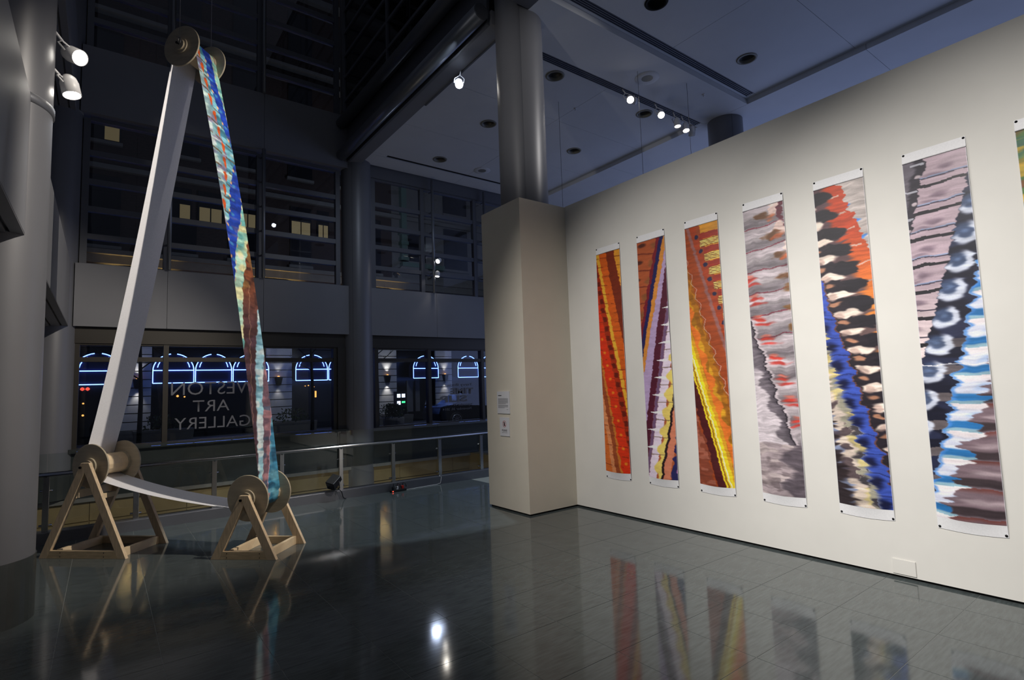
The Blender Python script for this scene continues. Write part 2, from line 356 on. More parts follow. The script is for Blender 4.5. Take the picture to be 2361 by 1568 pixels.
for y0, y1 in ((6.41, 7.98), (7.98, 9.80), (9.80, 11.40), (11.52, 12.1)): cpanel(4.72, 7.35, y0, y1, ZR if y0 < 11.5 else ZR); cpanel(7.35, 9.96, y0, y1, ZR)
cpanel(4.72, 5.16, 11.40, 11.52, ZR); cpanel(9.0, 9.96, 11.40, 11.52, ZR)
cpanel(4.72, 9.96, 5.28, 6.25, ZC); cpanel(9.84, 9.96, 5.08, 5.28, ZR); cpanel(4.72, 5.10, 5.08, 5.28, ZR); cpanel(9.85, 9.96, 6.25, 6.41, ZC)
for y0, y1 in ((-3, 0.4), (0.4, 3.2), (3.2, 6.0), (6.0, 8.9), (8.9, 12.1)): cpanel(9.96, 14.4, y0, y1, ZC)
cpanel(5.10, 9.84, 5.225, 5.28, ZR)
def slot(y0, y1, x0, x1, n, z, label, grp=None):
    t = thing('linear_diffuser', label, 'vent', (x0, y0, z), group=grp)
    box('recess', 'dark_void', t, 0, x1-x0, 0, y1-y0, 0.024, 0.034)
    w = (y1-y0)
    for k in range(n+1):
        yy = w*k/n
        box('blade', 'grille', t, 0, x1-x0, yy-0.009 if k else 0, yy+0.009 if k < n else w, 0.0, 0.024)
    return t
slot(5.08, 5.225, 5.10, 9.84, 4, ZR-0.004, 'long black slotted air diffuser in the raised ceiling field', None)
slot(6.25, 6.41, 4.74, 9.85, 4, ZC-0.004, 'long slotted air diffuser carrying the row of spotlights')
t = thing('ceiling_slot', 'narrow dark slot in the ceiling near the back windows', 'slot', (5.16, 11.40, ZR)); box('recess', 'dark_void', t, 0, 3.84, 0, 0.12, 0.02, 0.03); box('blade', 'grille', t, 0, 3.84, 0.0, 0.01, 0.0, 0.02)

# ---- slab edge toward the tall hall: fascia, two rounded tubes, glazing above
slab = struct('trim_8', MB().box(4.46, 4.72, 6.15, 12.0, 7.0, 7.22), 'spandrel_metal', 'soffit strip along the slab edge', 'trim')
struct('wall_fascia', MB().box(4.412, 4.46, 6.2, 12.02, 7.0, 8.1), 'frame_metal', 'dark fascia of the floor slab between two tubes', 'wall')
for z, y0, m, lb in ((7.12, 6.15, 'tube_metal', 'lower rounded metal tube along the slab edge'), (7.88, 4.2, 'frame_metal', 'upper rounded metal tube along the slab edge')):
    tb = thing('edge_tube', lb, 'tube', (4.28, 0, z)); MB().tube([(0, y0, 0), (0, 12.0, 0)], 0.125, 28).build('tube', m, tb)
    MB().tube([(0, y0-0.01, 0), (0, y0, 0)], 0.115, 28).build('end_cap', 'frame_metal', tb)
frame_window('window_9', 'x', 4.34, [2.0, 4.3, 7.0, 9.5, 11.9], [8.0, 8.38, 8.95, 9.48, 10.05, 10.6, 11.2, 13.0], 0.06, 0.08, 'frame_metal', 'dark glazed wall of the upper floor above the slab edge')
struct('wall_fascia_front', MB().box(4.40, 4.72, -3, 5.6, 7.0, 8.0), 'frame_metal', 'dark fascia of the floor slab above the print wall', 'wall')
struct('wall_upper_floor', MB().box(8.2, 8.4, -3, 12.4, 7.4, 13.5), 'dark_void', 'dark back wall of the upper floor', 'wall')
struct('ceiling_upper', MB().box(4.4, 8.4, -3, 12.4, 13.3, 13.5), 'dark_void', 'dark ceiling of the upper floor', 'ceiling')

def downlight(x, y, z, label, grp, closed=False):
    t = thing('recessed_downlight', label, 'downlight', (x, y, z), group=grp)
    if closed:
        MB().lathe([(0.0, -0.006), (0.09, -0.006), (0.20, -0.012), (0.21, 0.0)], n=28).build('rim', 'ceiling_paint', t)
        MB().lathe([(0.0, -0.010), (0.10, -0.010)], n=24).build('grille', 'downlight_rim', t)
    else:
        MB().lathe([(0.132, 0.10), (0.130, -0.012), (0.165, -0.010), (0.17, 0.0)], n=28).build('rim', 'downlight_rim', t)
        MB().lathe([(0.130, 0.045), (0.09, 0.075), (0.0, 0.08)], n=24).build('reflector', 'downlight_inner', t)
    return t
DL = 'dim round recessed downlight with metal rim in the ceiling'
for x, y in ((6.26, 6.77), (6.26, 8.86), (6.28, 10.94), (8.68, 8.85), (8.69, 6.78), (8.67, 4.55), (8.68, 10.94)):
    downlight(x, y, ZR-0.002, DL, 'ceiling downlights')
tdl = downlight(6.25, 4.55, ZR-0.002, 'black open hole of a downlight in the ceiling field', None)
for c in tdl.children: c.data.materials[0] = MATS['dark_void']
downlight(7.50, 10.96, ZR-0.002, 'pale closed ceiling speaker near the back windows', None, True)
downlight(7.56, 5.79, ZC-0.002, 'pale closed ceiling speaker between the two slotted diffusers', None, True)
for x, y, z in ((7.35, 7.4, ZR), (8.9, 5.55, ZC)):
    t = thing('sprinkler', 'tiny sprinkler head under the ceiling', 'sprinkler', (x, y, z), group='sprinkler heads')
    MB().lathe([(0.03, 0), (0.03, -0.008), (0.008, -0.012), (0.008, -0.04), (0.018, -0.045), (0, -0.046)], n=14).build('head', 'lamp_white', t)

# ================================================================== RAILING
rail = thing('glass_railing', 'glass railing with steel handrail along the stair well', 'railing', (0, 8.52, 0))
PX = [-1.39, -0.515, 0.36, 1.237, 2.113, 2.99, 3.866, 4.742, 5.618, 6.494, 7.37]
post0 = None
for x in PX:
    if post0 is None: post0 = MB().box(-0.03, 0.03, -0.02, 0.02, 0.135, 0.775).build('post', 'steel', rail, (x, 0, 0), bevel=0.003)
    else:
        o = post0.copy(); COL.objects.link(o); o.location = (x, 0, 0)
    for zz in (0.2, 0.6):
        MB().tube([(x-0.06, 0.035, zz), (x+0.06, 0.035, zz)], 0.012, 8).build('glass_clamp', 'steel', rail)
    MB().tube([(x, 0, 0.76), (x, -0.06, 0.775), (x, -0.09, 0.79)], 0.012, 8).build('rail_bracket', 'steel', rail)
MB().tube([(-1.4, -0.09, 0.80), (7.6, -0.09, 0.80)], 0.0235, 20).build('handrail', 'steel', rail)
for a, b in zip(PX[1::2], PX[3::2]): box('glass_panel', 'rail_glass', rail, a+0.004, b-0.004, 0.03, 0.042, 0.14, 1.03)
box('glass_panel', 'rail_glass', rail, -1.39, PX[1]-0.004, 0.03, 0.042, 0.14, 1.03)

# black floodlight leaning on the curb, with its cord; power strip with plugs on the floor
fl = thing('floodlight', 'black floodlight clamped to a railing post above the curb', 'floodlight', (2.84, 8.40, 0.29), rz=0.5)
hd = MB().prism([(-0.10, -0.075), (0.10, -0.045), (0.10, 0.045), (-0.10, 0.075)], 1, -0.07, 0.07).build('housing', 'black_plastic', fl, bevel=0.006); hd.rotation_euler = (0.3, math.radians(-38), 0)
lens = MB().box(-0.106, -0.100, -0.06, 0.06, -0.065, 0.065).build('lens', 'dark_pane', fl); lens.rotation_euler = hd.rotation_euler
MB().tube([(0.03, -0.08, 0.0), (0.03, -0.085, -0.10), (0.03, 0.085, -0.10), (0.03, 0.08, 0.0)], 0.008, 8).build('yoke', 'black_plastic', fl)
MB().tube([(0.03, 0.02, -0.10), (0.10, 0.09, -0.12)], 0.012, 8).build('clamp_arm', 'black_plastic', fl)
cord = MB().tube([(2.90, 8.39, 0.19), (2.95, 8.37, 0.12), (2.97, 8.38, 0.05), (3.00, 8.40, 0.012), (3.03, 8.405, 0.008)], 0.007, 8).build('power_cord', 'black_plastic', fl)
cord.matrix_parent_inverse = (Matrix.Translation((2.84, 8.40, 0.29)) @ Matrix.Rotation(0.5, 4, 'Z')).inverted()
ps = thing('power_strip', 'black power strip with a red plug on the floor by the curb', 'power strip', (3.88, 8.37, 0), rz=0.05)
box('base', 'black_plastic', ps, -0.14, 0.14, -0.03, 0.03, 0.0, 0.035, bevel=0.006)
for dx, m in ((-0.09, 'black_plastic'), (-0.02, 'lamp_white'), (0.08, 'red_plastic')): box('plug', m, ps, dx-0.018, dx+0.018, -0.018, 0.018, 0.035, 0.085, bevel=0.005)
for dx in (-0.09, -0.02, 0.08): MB().tube([(dx, 0, 0.08), (dx+0.01, 0.0, 0.13), (dx+0.05, -0.01, 0.11), (dx+0.06, -0.015, 0.06)], 0.006, 8).build('plug_cord', 'black_plastic', ps)
MB().box(-0.118, -0.098, -0.034, -0.030, 0.01, 0.022).build('switch_light', 'signal_red', ps)
wc = MB().tube([(4.03, 8.38, 0.006), (4.3, 8.41, 0.006), (4.62, 8.42, 0.006), (4.70, 8.43, 0.02), (4.72, 8.43, 0.12), (4.70, 8.47, 0.142)], 0.004, 8).build('white_cable', 'lamp_white')
tag(wc, 'thin white cable along the curb from the power strip', 'cable')
tape = struct('trim_9', MB().box(4.80, 5.3, 7.55, 7.58, 0.0004, 0.0012), 'curb_metal', 'metal joint strip in the floor behind the pier', 'trim'); tape.rotation_euler = (0, 0, 0)

# ================================================================== SPOTLIGHTS
def spotlight(loc, aim, label, mount, lens_m='lamp_lens', r=0.07, L=0.19, grp=None, light=None, color=WARM, mname='bracket_arm'):
    t = thing('spotlight', label, 'spotlight', loc, group=grp)
    d = (Vector(aim)-Vector(loc)).normalized()
    q = d.to_track_quat('Z', 'Y').to_euler()
    b = MB().lathe([(0.0, -L*0.55), (r*0.55, -L*0.52), (r*0.85, -L*0.38), (r, -L*0.15), (r, L*0.45), (r*0.93, L*0.45), (r*0.9, L*0.36)], n=24).build('lamp_head', 'lamp_white', t); b.rotation_euler = q
    l = MB().lathe([(0.0, L*0.37), (r*0.9, L*0.37)], n=24).build('lens', lens_m, t); l.rotation_euler = q
    m = Vector(mount)-Vector(loc)
    side = d.cross(Vector((0, 0, 1))).normalized()*r*1.12
    MB().tube([side, side+m*0.35, m*0.62, -side+m*0.35, -side], 0.008, 8).build('yoke', 'lamp_white', t)
    MB().tube([m*0.6, m], 0.011, 8).build(mname, 'lamp_white', t)
    if light:
        p, ang, bl = light
        o = add_light('spot_beam', 'SPOT', Vector(loc)+d*(L*0.55), Vector(loc)+d*3, p, color, spot_size=math.radians(ang), spot_blend=bl, shadow_soft_size=r*0.7)
    return t
spotlight((-0.29, 5.95, 4.71), (3.6, 1.6, 1.6), 'glaring white spotlight, the upper of two on the collared column', (-0.41, 5.80, 4.80), light=(420, 60, 1.0), color=NEUT)
spotlight((-0.305, 5.95, 4.41), (0.55, 5.35, 0.2), 'white spotlight tilted down, the lower of two on the collared column', (-0.42, 5.85, 4.50), lens_m='lamp_lens', light=(38, 105, 1.0), color=(0.93, 0.96, 1.0))
spotlight((4.62, 7.36, 6.72), (2.2, 2.6, 1.5), 'bright spotlight hanging alone at the slab edge track', (4.70, 7.42, 7.0), light=None)
add_light('floor_pool_fill', 'SPOT', (4.60, 7.30, 6.6), (3.9, 8.6, 0.0), 720, (0.84, 0.94, 1.0), spot_size=math.radians(56), spot_blend=0.08, shadow_soft_size=0.05)  # added beam at the slab-edge lamp, aimed separately to brighten the far floor
trk = MB().box(4.72, 4.75, 6.4, 8.75, 6.985, 7.0).build('light_track', 'frame_metal'); tag(trk, 'dark lighting track under the ceiling edge', 'track')
SL = 'spotlights under the slotted diffuser'
spotlight((7.44, 6.10, 6.72), (3.6, 2.2, 2.2), 'brightest spotlight under the slotted diffuser, aimed forward', (7.46, 6.28, 6.993), grp=SL, r=0.066)
spotlight((8.36, 6.14, 6.72), (5.5, 3.2, 3.0), 'bright spotlight tilted forward under the slotted diffuser', (8.38, 6.28, 6.993), grp=SL, r=0.066)
spotlight((8.93, 6.18, 6.72), (8.7, 5.9, 4.0), 'spotlight pointing straight down under the slotted diffuser', (8.95, 6.28, 6.993), grp=SL, lens_m='lamp_lens_dim', r=0.066)
spotlight((9.20, 6.18, 6.70), (8.8, 5.7, 4.2), 'spotlight with half hidden lens under the slotted diffuser', (9.22, 6.28, 6.993), grp=SL, lens_m='lamp_lens', r=0.066)
spotlight((9.46, 6.22, 6.70), (10.4, 7.0, 5.2), 'unlit spotlight turned away at the end of the diffuser', (9.47, 6.28, 6.993), grp=SL, lens_m='dark_pane', r=0.066)
spotlight((7.80, 6.28, 6.88), (8.6, 7.4, 6.1), 'folded unlit spotlight close under the slotted diffuser', (7.80, 6.30, 6.993), grp=SL, lens_m='dark_pane', r=0.045, L=0.12)
spotlight((6.74, 11.92, 4.90), (5.6, 11.3, 4.1), 'upper small lamp clamped to a wind post by the back window', (6.67, 11.985, 4.94), r=0.06, L=0.15, light=(5, 70, 0.6))
spotlight((6.68, 11.90, 4.54), (6.45, 11.75, 3.2), 'lower small lamp clamped to a wind post by the back window', (6.67, 11.985, 4.58), r=0.06, L=0.15, light=(7, 60, 0.5))

# hanging wires behind and above the partition wall
for (x, y, lb) in ((7.25, 5.75, 'thin wire hanging from the ceiling behind the print wall'), (8.3, 5.5, 'thin wire hanging from the ceiling behind the print wall'), (6.9, 7.4, 'thin wire hanging from the ceiling behind the print wall')):
    w = MB().tube([(x, y, 3.2), (x, y, ZC+0.1)], 0.0035, 6).build('hanging_wire', 'cable'); tag(w, lb, 'wire', 'wires hanging behind the print wall')

# ================================================================== LETTERING HELPERS
def text_mesh(name, s, m, right, up, origin, width=None, height=None, align='CENTER', bold=0.0, parent=None, depth=0.0012, spacing=1.0):
    cu = bpy.data.curves.new(name, 'FONT'); cu.body = s; cu.align_x = align; cu.size = 1.0; cu.offset = bold; cu.extrude = 0.0; cu.space_character = spacing; cu.resolution_u = 3
    tmp = bpy.data.objects.new('tmp', cu); COL.objects.link(tmp)
    dg = bpy.context.evaluated_depsgraph_get(); me = bpy.data.meshes.new_from_object(tmp.evaluated_get(dg)); bpy.data.objects.remove(tmp); bpy.data.curves.remove(cu)
    me.name = name; n = len(me.vertices); co = np.zeros(n*3); me.vertices.foreach_get('co', co); co = co.reshape(-1, 3)
    lo, hi = co.min(0), co.max(0)
    sx = width/(hi[0]-lo[0]) if width else None; sy = height/(hi[1]-lo[1]) if height else None
    sx = sx or sy; sy = sy or sx
    x = (co[:, 0]-{'CENTER': (lo[0]+hi[0])/2, 'LEFT': lo[0], 'RIGHT': hi[0]}[align])*sx; y = (co[:, 1]-lo[1])*sy
    R = np.array(right, float); U = np.array(up, float); O = np.array(origin, float)
    P = O+x[:, None]*R+y[:, None]*U
    me.vertices.foreach_set('co', P.reshape(-1)); me.update(); me.materials.append(MATS[m])
    o = bpy.data.objects.new(name, me); COL.objects.link(o)
    if parent is not None: o.parent = parent
    return o
RX, UZ = (-1, 0, 0), (0, 0, 1)
GY = 12.226
w7 = bpy.data.objects['window_7']; w8 = bpy.data.objects['window_8']
for s, cx, z, w, h in (('WESTON', 1.775, 1.69, 1.50, 0.25), ('ART', 1.71, 1.36, 0.64, 0.22), ('GALLERY', 1.755, 1.03, 1.33, 0.225)):
    text_mesh('window_lettering', s, 'vinyl', RX, UZ, (cx, GY, z), w, h, bold=-0.004, parent=w7)
for s, cx, z, w, h, b in (('Terry Berlier', 7.42, 1.685, 0.86, 0.085, 0.0), ('TIME', 7.52, 1.49, 0.70, 0.16, 0.035), ('SLIP', 7.26, 1.29, 0.82, 0.17, 0.035), ('September 19 \u2013', 7.50, 1.175, 0.66, 0.075, 0.0), ('November 30, 2014', 7.36, 1.075, 0.86, 0.07, 0.0)):
    text_mesh('window_lettering', s, 'vinyl', RX, UZ, (cx, GY, z), w, h, bold=b, parent=w8)

# wall text and please-do-not-touch sign on the pier
SR = (0, -1, 0)
lab = thing('wall_text_panel', 'white wall text panel above the small sign on the pier', 'sign', (0, 0, 0))
box('board', 'sign_board', lab, 4.326, 4.339, 5.845, 6.125, 1.28, 1.58)
XS = 4.3252
box('text_line', 'ink_dark', lab, XS, XS+0.0006, 6.02, 6.095, 1.518, 1.528)
for k in range(7): box('text_line', 'ink_grey', lab, XS, XS+0.0006, 5.875+(0.05 if k == 6 else 0), 6.10, 1.478-k*0.0115, 1.485-k*0.0115)
for k in range(4): box('text_line', 'ink_grey', lab, XS, XS+0.0006, 5.875+(0.08 if k == 3 else 0), 6.10, 1.390-k*0.0115, 1.397-k*0.0115)
box('text_line', 'ink_grey', lab, XS, XS+0.0006, 5.875, 5.91, 1.333, 1.339)
sg = thing('do_not_touch_sign', 'white sign with red crossed circle and the word please', 'sign', (0, 0, 0))
box('board', 'sign_board', sg, 4.328, 4.339, 5.868, 6.082, 0.98, 1.23)
XT = 4.3272
n = 28; ring = MB()
ci, cz = 5.975, 1.142
vs = [(XT, ci+r*math.cos(2*math.pi*k/n), cz+r*math.sin(2*math.pi*k/n)) for r in (0.037, 0.043) for k in range(n)]
ring.add(vs, [(k, (k+1) % n, n+(k+1) % n, n+k) for k in range(n)]).build('red_ring', 'ink_red', sg)
MB().beam((XT-0.0003, ci+0.027, cz+0.027), (XT-0.0003, ci-0.027, cz-0.027), 0.0006, 0.005, (1, 0, 0)).build('red_bar', 'ink_red', sg)
hand = MB().box(XT-0.0001, XT+0.0004, ci-0.015, ci+0.015, cz-0.026, cz+0.002)
hand.build('hand_palm', 'ink_dark', sg)
for k, dy in enumerate((-0.0125, -0.0042, 0.0042, 0.0125)): box('hand_finger', 'ink_dark', sg, XT-0.0001, XT+0.0004, ci+dy-0.0032, ci+dy+0.0032, cz+0.002, cz+(0.020, 0.027, 0.028, 0.022)[k])
text_mesh('sign_lettering', 'PLEASE', 'ink_dark', SR, UZ, (XT, ci, 1.043), 0.115, 0.026, bold=0.02, parent=sg)
text_mesh('sign_lettering', 'DO NOT TOUCH', 'ink_dark', SR, UZ, (XT, ci, 1.022), 0.115, 0.010, bold=0.01, parent=sg)

# ================================================================== PAINTED PATTERNS (colour per vertex, computed)
def vn(x, y, seed=0):
    xi = np.floor(x); yi = np.floor(y); fx = x-xi; fy = y-yi; fx = fx*fx*(3-2*fx); fy = fy*fy*(3-2*fy)
    def h(i, j):
        s = np.sin(i*127.1+j*311.7+seed*74.7)*43758.5453; return s-np.floor(s)
    return (h(xi, yi)*(1-fx)+h(xi+1, yi)*fx)*(1-fy)+(h(xi, yi+1)*(1-fx)+h(xi+1, yi+1)*fx)*fy
def ss(a, b, x):
    t = np.clip((x-a)/(b-a+1e-9), 0, 1); return t*t*(3-2*t)
class Paint:
    def __init__(s, W, H, base, wu=0.03, wv=0.004):
        s.U, s.V = np.meshgrid(np.linspace(0, 1, W), np.linspace(0, 1, H)); s.C = np.zeros((H, W, 3)); s.C[:] = np.array(base, float)
        U0, V0 = s.U, s.V; s.U = U0+wu*((vn(U0*2, V0*110, 101)-0.5)+0.6*(vn(U0*3, V0*260, 103)-0.5)); s.V = V0+wv*((vn(U0*5, V0*22, 105)-0.5)+0.4*(vn(U0*9, V0*60, 107)-0.5))
        s.j = (vn(s.U*2, s.V*150, 3)-0.5); s.j2 = (vn(s.U*3, s.V*60, 5)-0.5)     # ragged horizontal streaks
    def put(s, mask, color, a=1.0):
        m = np.clip(mask*a, 0, 1)[..., None]; s.C = s.C*(1-m)+np.array(color, float)*m
    def band(s, w, lo, hi, color, soft=0.015, a=1.0): s.put(ss(lo-soft, lo+soft, w)*(1-ss(hi-soft, hi+soft, w)), color, a)
    def blob(s, u, v, ru, rv, color, soft=0.5, a=1.0, rough=0.0):
        d = np.sqrt(((s.U-u)/ru)**2+((s.V-v)/rv)**2)+rough*(vn(s.U*9, s.V*90, 11)-0.5); s.put(1-ss(1-soft, 1, d), color, a)
    def streaks(s, amt, fu=3, fv=130, seed=2):
        n = vn(s.U*fu, s.V*fv, seed)*0.6+vn(s.U*fu*3, s.V*fv*2.2, seed+1)*0.4; s.C *= (1+amt*2*(n-0.5))[..., None]
    def curve(s, vs, us): return np.interp(s.V, vs, us)

def paint1(W, H):
    p = Paint(W, H, (204, 100, 40)); U, V = p.U, p.V; w = U-1.33*V-0.05+p.j*0.03+p.j2*0.03
    p.band(w, 0.69, 3, (222, 150, 48)); p.band(w, 0.36, 0.69, (120, 46, 26)); p.band(w, 0.05, 0.36, (206, 92, 30))
    p.band(w, -0.30, -0.06, (168, 48, 22)); chk = (np.sin(V*2*math.pi/0.043) > -0.1)*1.0
    p.put(ss(-0.27, -0.25, w)*(1-ss(-0.12, -0.10, w))*chk, (104, 30, 18))
    p.band(w, -0.68, -0.30, (212, 52, 22)); sc = 0.05*np.abs(np.sin(V*math.pi/0.065))
    p.band(w, -0.78, -0.66+sc-0.03, (196, 116, 44)); p.band(w, -0.90, -0.74, (150, 72, 38)); p.band(w, -1.06, -0.90, (214, 136, 88)); p.band(w, -9, -1.06, (206, 104, 42))
    for k in range(11):
        v = 0.40+k*0.062; u = 1.33*v+0.05-0.47; p.blob(u, v, 0.09, 0.010, (236, 140, 36), 0.9)
    p.band(w, -0.065, 0.065, (228, 168, 52))
    for k in range(24):
        v = 0.02+k*0.043; p.put((np.abs(V-v-0.01*U) < 0.0022)*(vn(U*8, V*0+k, 4) > 0.45), (120, 44, 22), 0.55)
    p.streaks(0.10); return p
def paint2(W, H):
    p = Paint(W, H, (168, 86, 52)); U, V = p.U, p.V; j = p.j*0.03
    for k in range(9):
        v = 0.03+k*0.072; p.blob(0.75-1.9*v+0.02, v, 0.26, 0.022, (128, 84, 52), 0.6, 0.8, 0.4); p.blob(0.25-1.9*v, v-0.012, 0.2, 0.012, (60, 34, 32), 0.6, 0.8)
        p.put(np.abs(V-v-0.03-0.02*(U-0.5)) < 0.003, (96, 40, 34), 0.6)
    w = U+1.9*V-0.9+j; sc = 0.05*np.abs(np.sin(V*math.pi/0.072))
    p.band(w, -0.21+sc, -0.05, (118, 34, 44)); p.band(w, -0.07, 0.07, (38, 36, 84)); p.band(w, 0.06, 0.20, (206, 134, 58)); 
    w2 = U+1.5*V-1.27+j; p.put(ss(0.19, 0.21, w)*(1-ss(-0.1, -0.08, w2)), (176, 152, 190))
    p.band(w2, -0.10, 0.12, (82, 30, 48)); p.band(w2, 0.12, 0.24, (112, 84, 116)); p.band(w2, 0.24, 0.52, (222, 206, 224))
    w3 = U+1.6*V-2.1+j; yb = 0.50+0.10*np.sin(V*2*math.pi/0.075)
    p.put(ss(-0.03, 0.03, w2-yb)*(1-ss(-0.02, 0.0, w3)), (226, 200, 104))
    for k in range(9):
        v = 0.30+k*0.072; u = 1.27-1.5*v+0.10; p.put((np.abs(V-v) < 0.006*np.clip((U-u+0.12)/0.3, 0, 1))*(U > u-0.12)*(U < u+0.3), (238, 226, 236))
        p.put((np.abs(V-v-0.03) < 0.002)*(w2 > 0.2)*(w3 < 0), (110, 86, 70), 0.7)
    sc3 = 0.05*np.abs(np.sin(V*math.pi/0.07))
    p.band(w3+sc3, -0.02, 0.06, (40, 26, 30)); p.band(w3+sc3, 0.06, 0.28, (204, 124, 96)); p.band(w3+p.j2*0.2, 0.28, 0.50, (42, 40, 88)); p.band(w3+p.j2*0.2, 0.5, 3, (150, 100, 160))
    p.streaks(0.08); return p
def paint3(W, H):
    p = Paint(W, H, (148, 66, 32)); U, V = p.U, p.V; w = U-1.85*(V-0.53)+p.j*0.03
    p.band(w, 1.02, 1.12, (142, 92, 88), 0.03); p.band(w, 1.12, 1.30, (156, 60, 28)); p.band(w, 1.42, 3, (206, 140, 40))
    for k in range(8):
        v = 0.045+k*0.058; u = 0.36+1.85*(v-0.045)*0.99; p.blob(u, v, 0.075, 0.010, (34, 30, 62), 0.35, 1.0, 0.3)
        p.put((np.abs(V-v-0.028) < 0.014)*(U > u+0.10)*((np.sin(V*2*math.pi/0.0062) > 0)), (236, 214, 120), 0.9)
        p.put((np.abs(V-v-0.028) < 0.014)*(U > u+0.10)*((np.sin(V*2*math.pi/0.0062) <= -0.2)), (96, 50, 22), 0.8)
        p.put((np.abs(V-v) < 0.012)*(U > u+0.09), (150, 44, 26))
    sc = 0.10*np.abs(np.sin(V*math.pi/0.05)); p.put(ss(0.10, 0.14, w)*(1-ss(0.66, 0.72, w-sc*0.3)), (146, 84, 28)); p.put(ss(0.10, 0.14, w)*(1-ss(0.56, 0.60, w-sc)), (170, 108, 30))
    p.put(ss(0.10, 0.14, w)*(1-ss(0.40, 0.46, w-sc*0.8)), (206, 150, 40)); p.put(ss(0.460, 0.640, vn(U*5, V*40, 8))*(w > 0.25)*(w < 0.62), (128, 80, 26), 0.7)
    p.put(ss(0.24, 0.28, w)*(1-ss(0.40, 0.44, w+0.08*np.sin(V*2*math.pi/0.09))), (222, 112, 44), 0.9)
    p.put(np.abs(w-0.72-0.05*np.sin(V*2*math.pi/0.06)) < 0.012, (206, 190, 190), 0.5)
    p.band(w, -0.10, 0.16, (234, 204, 42)); p.band(w, -0.045, -0.005, (140, 92, 26)); p.band(w, 0.03, 0.062, (244, 236, 190), 0.006)
    p.band(w, -0.38+0.06, -0.10, (74, 28, 30)); p.band(w+p.j2*0.15, -9, -0.34, (128, 64, 46)); p.put(ss(0.570, 0.750, vn(U*8, V*70, 9))*(w < -0.36), (176, 106, 86), 0.7)
    p.streaks(0.16, 3, 150); return p
def paint4(W, H):
    p = Paint(W, H, (150, 142, 146), 0.10, 0.010); U, V = p.U, p.V; ph = (V+0.012*U+0.004*p.j2)/0.078; f = ph-np.floor(ph)
    p.put(ss(0.0, 0.12, f)*(1-ss(0.30, 0.5, f)), (192, 180, 186), 0.75); p.put(ss(0.5, 0.72, f)*(1-ss(0.9, 1.0, f)), (112, 104, 110), 0.8)
    p.put((np.abs(f-0.97) < 0.03)*(V < 0.5), (110, 42, 58), 0.8)
    dl = 0.02+2.0*(V-0.41)+p.j*0.05+0.03*np.sin(V*2*math.pi/0.1)
    for k in range(4):
        v = 0.035+k*0.075; u = 0.5+k*0.16
        p.blob(u+0.25, v-0.02, 0.14, 0.03, (214, 186, 178), 0.3); p.blob(u, v, 0.28, 0.017, (92, 56, 28), 0.6, 0.9, 0.8); p.blob(u+0.2, v+0.006, 0.24, 0.014, (176, 84, 42), 0.6, 0.8, 0.9); p.blob(u+0.42, v-0.01, 0.09, 0.05, (92, 26, 44), 0.35)
    for k in range(3): p.blob(1.0, 0.30+k*0.07, 0.2-0.04*k, 0.016, (112, 72, 30), 0.7, 0.8, 0.7)
    for k in range(8):
        v = 0.255+k*0.071; u = max(0.02, 2.0*(v-0.41)+0.28) if v > 0.36 else 0.05+0.1*k
        p.blob(u, v, 0.26, 0.010, (190, 58, 48), 0.7, 0.95, 0.5); p.blob(u+0.06, v+0.017, 0.36, 0.008, (176, 52, 46), 0.8, 0.9, 0.4); p.blob(u-0.02, v-0.012, 0.18, 0.008, (214, 104, 84), 0.8, 0.7)
    p.put(1-ss(-0.012, 0.012, U-dl), (112, 104, 112)); p.put(ss(-0.22, 0.0, U-dl)*(1-ss(-0.012, 0.012, U-dl)), (72, 66, 74), 0.8); left = (U < dl)
    sh = dl-0.12-0.28*(1-np.abs(2*(((V+0.01)/0.085) % 1)-1))
    p.put((1-ss(-0.03, 0.05, U-sh))*left*ss(0.55, 0.6, V), (204, 194, 200), 0.95)
    p.put(ss(-0.05, -0.02, U-dl)*(1-ss(-0.02, 0.0, U-dl)), (46, 42, 48)); p.put(ss(0.0, 0.02, U-dl)*(1-ss(0.04, 0.09, U-dl)), (184, 172, 178), 0.9)
    lo = ss(0.828, 0.83, V); p.put(lo, (160, 146, 150)); rb = 0.62+0.16*np.sin(V*2*math.pi/0.09)+p.j*0.1
    p.put(lo*ss(-0.05, 0.12, U-rb), (84, 76, 84), 0.9); p.put(lo*ss(0.510, 0.690, vn(U*3, V*55, 21))*(U < rb), (196, 182, 180), 0.6); p.put(lo*ss(0.630, 0.810, vn(U*5, V*60, 23))*(U < rb), (104, 92, 96), 0.6)
    p.streaks(0.22, 2, 170); p.streaks(0.10, 6, 60, 14); return p
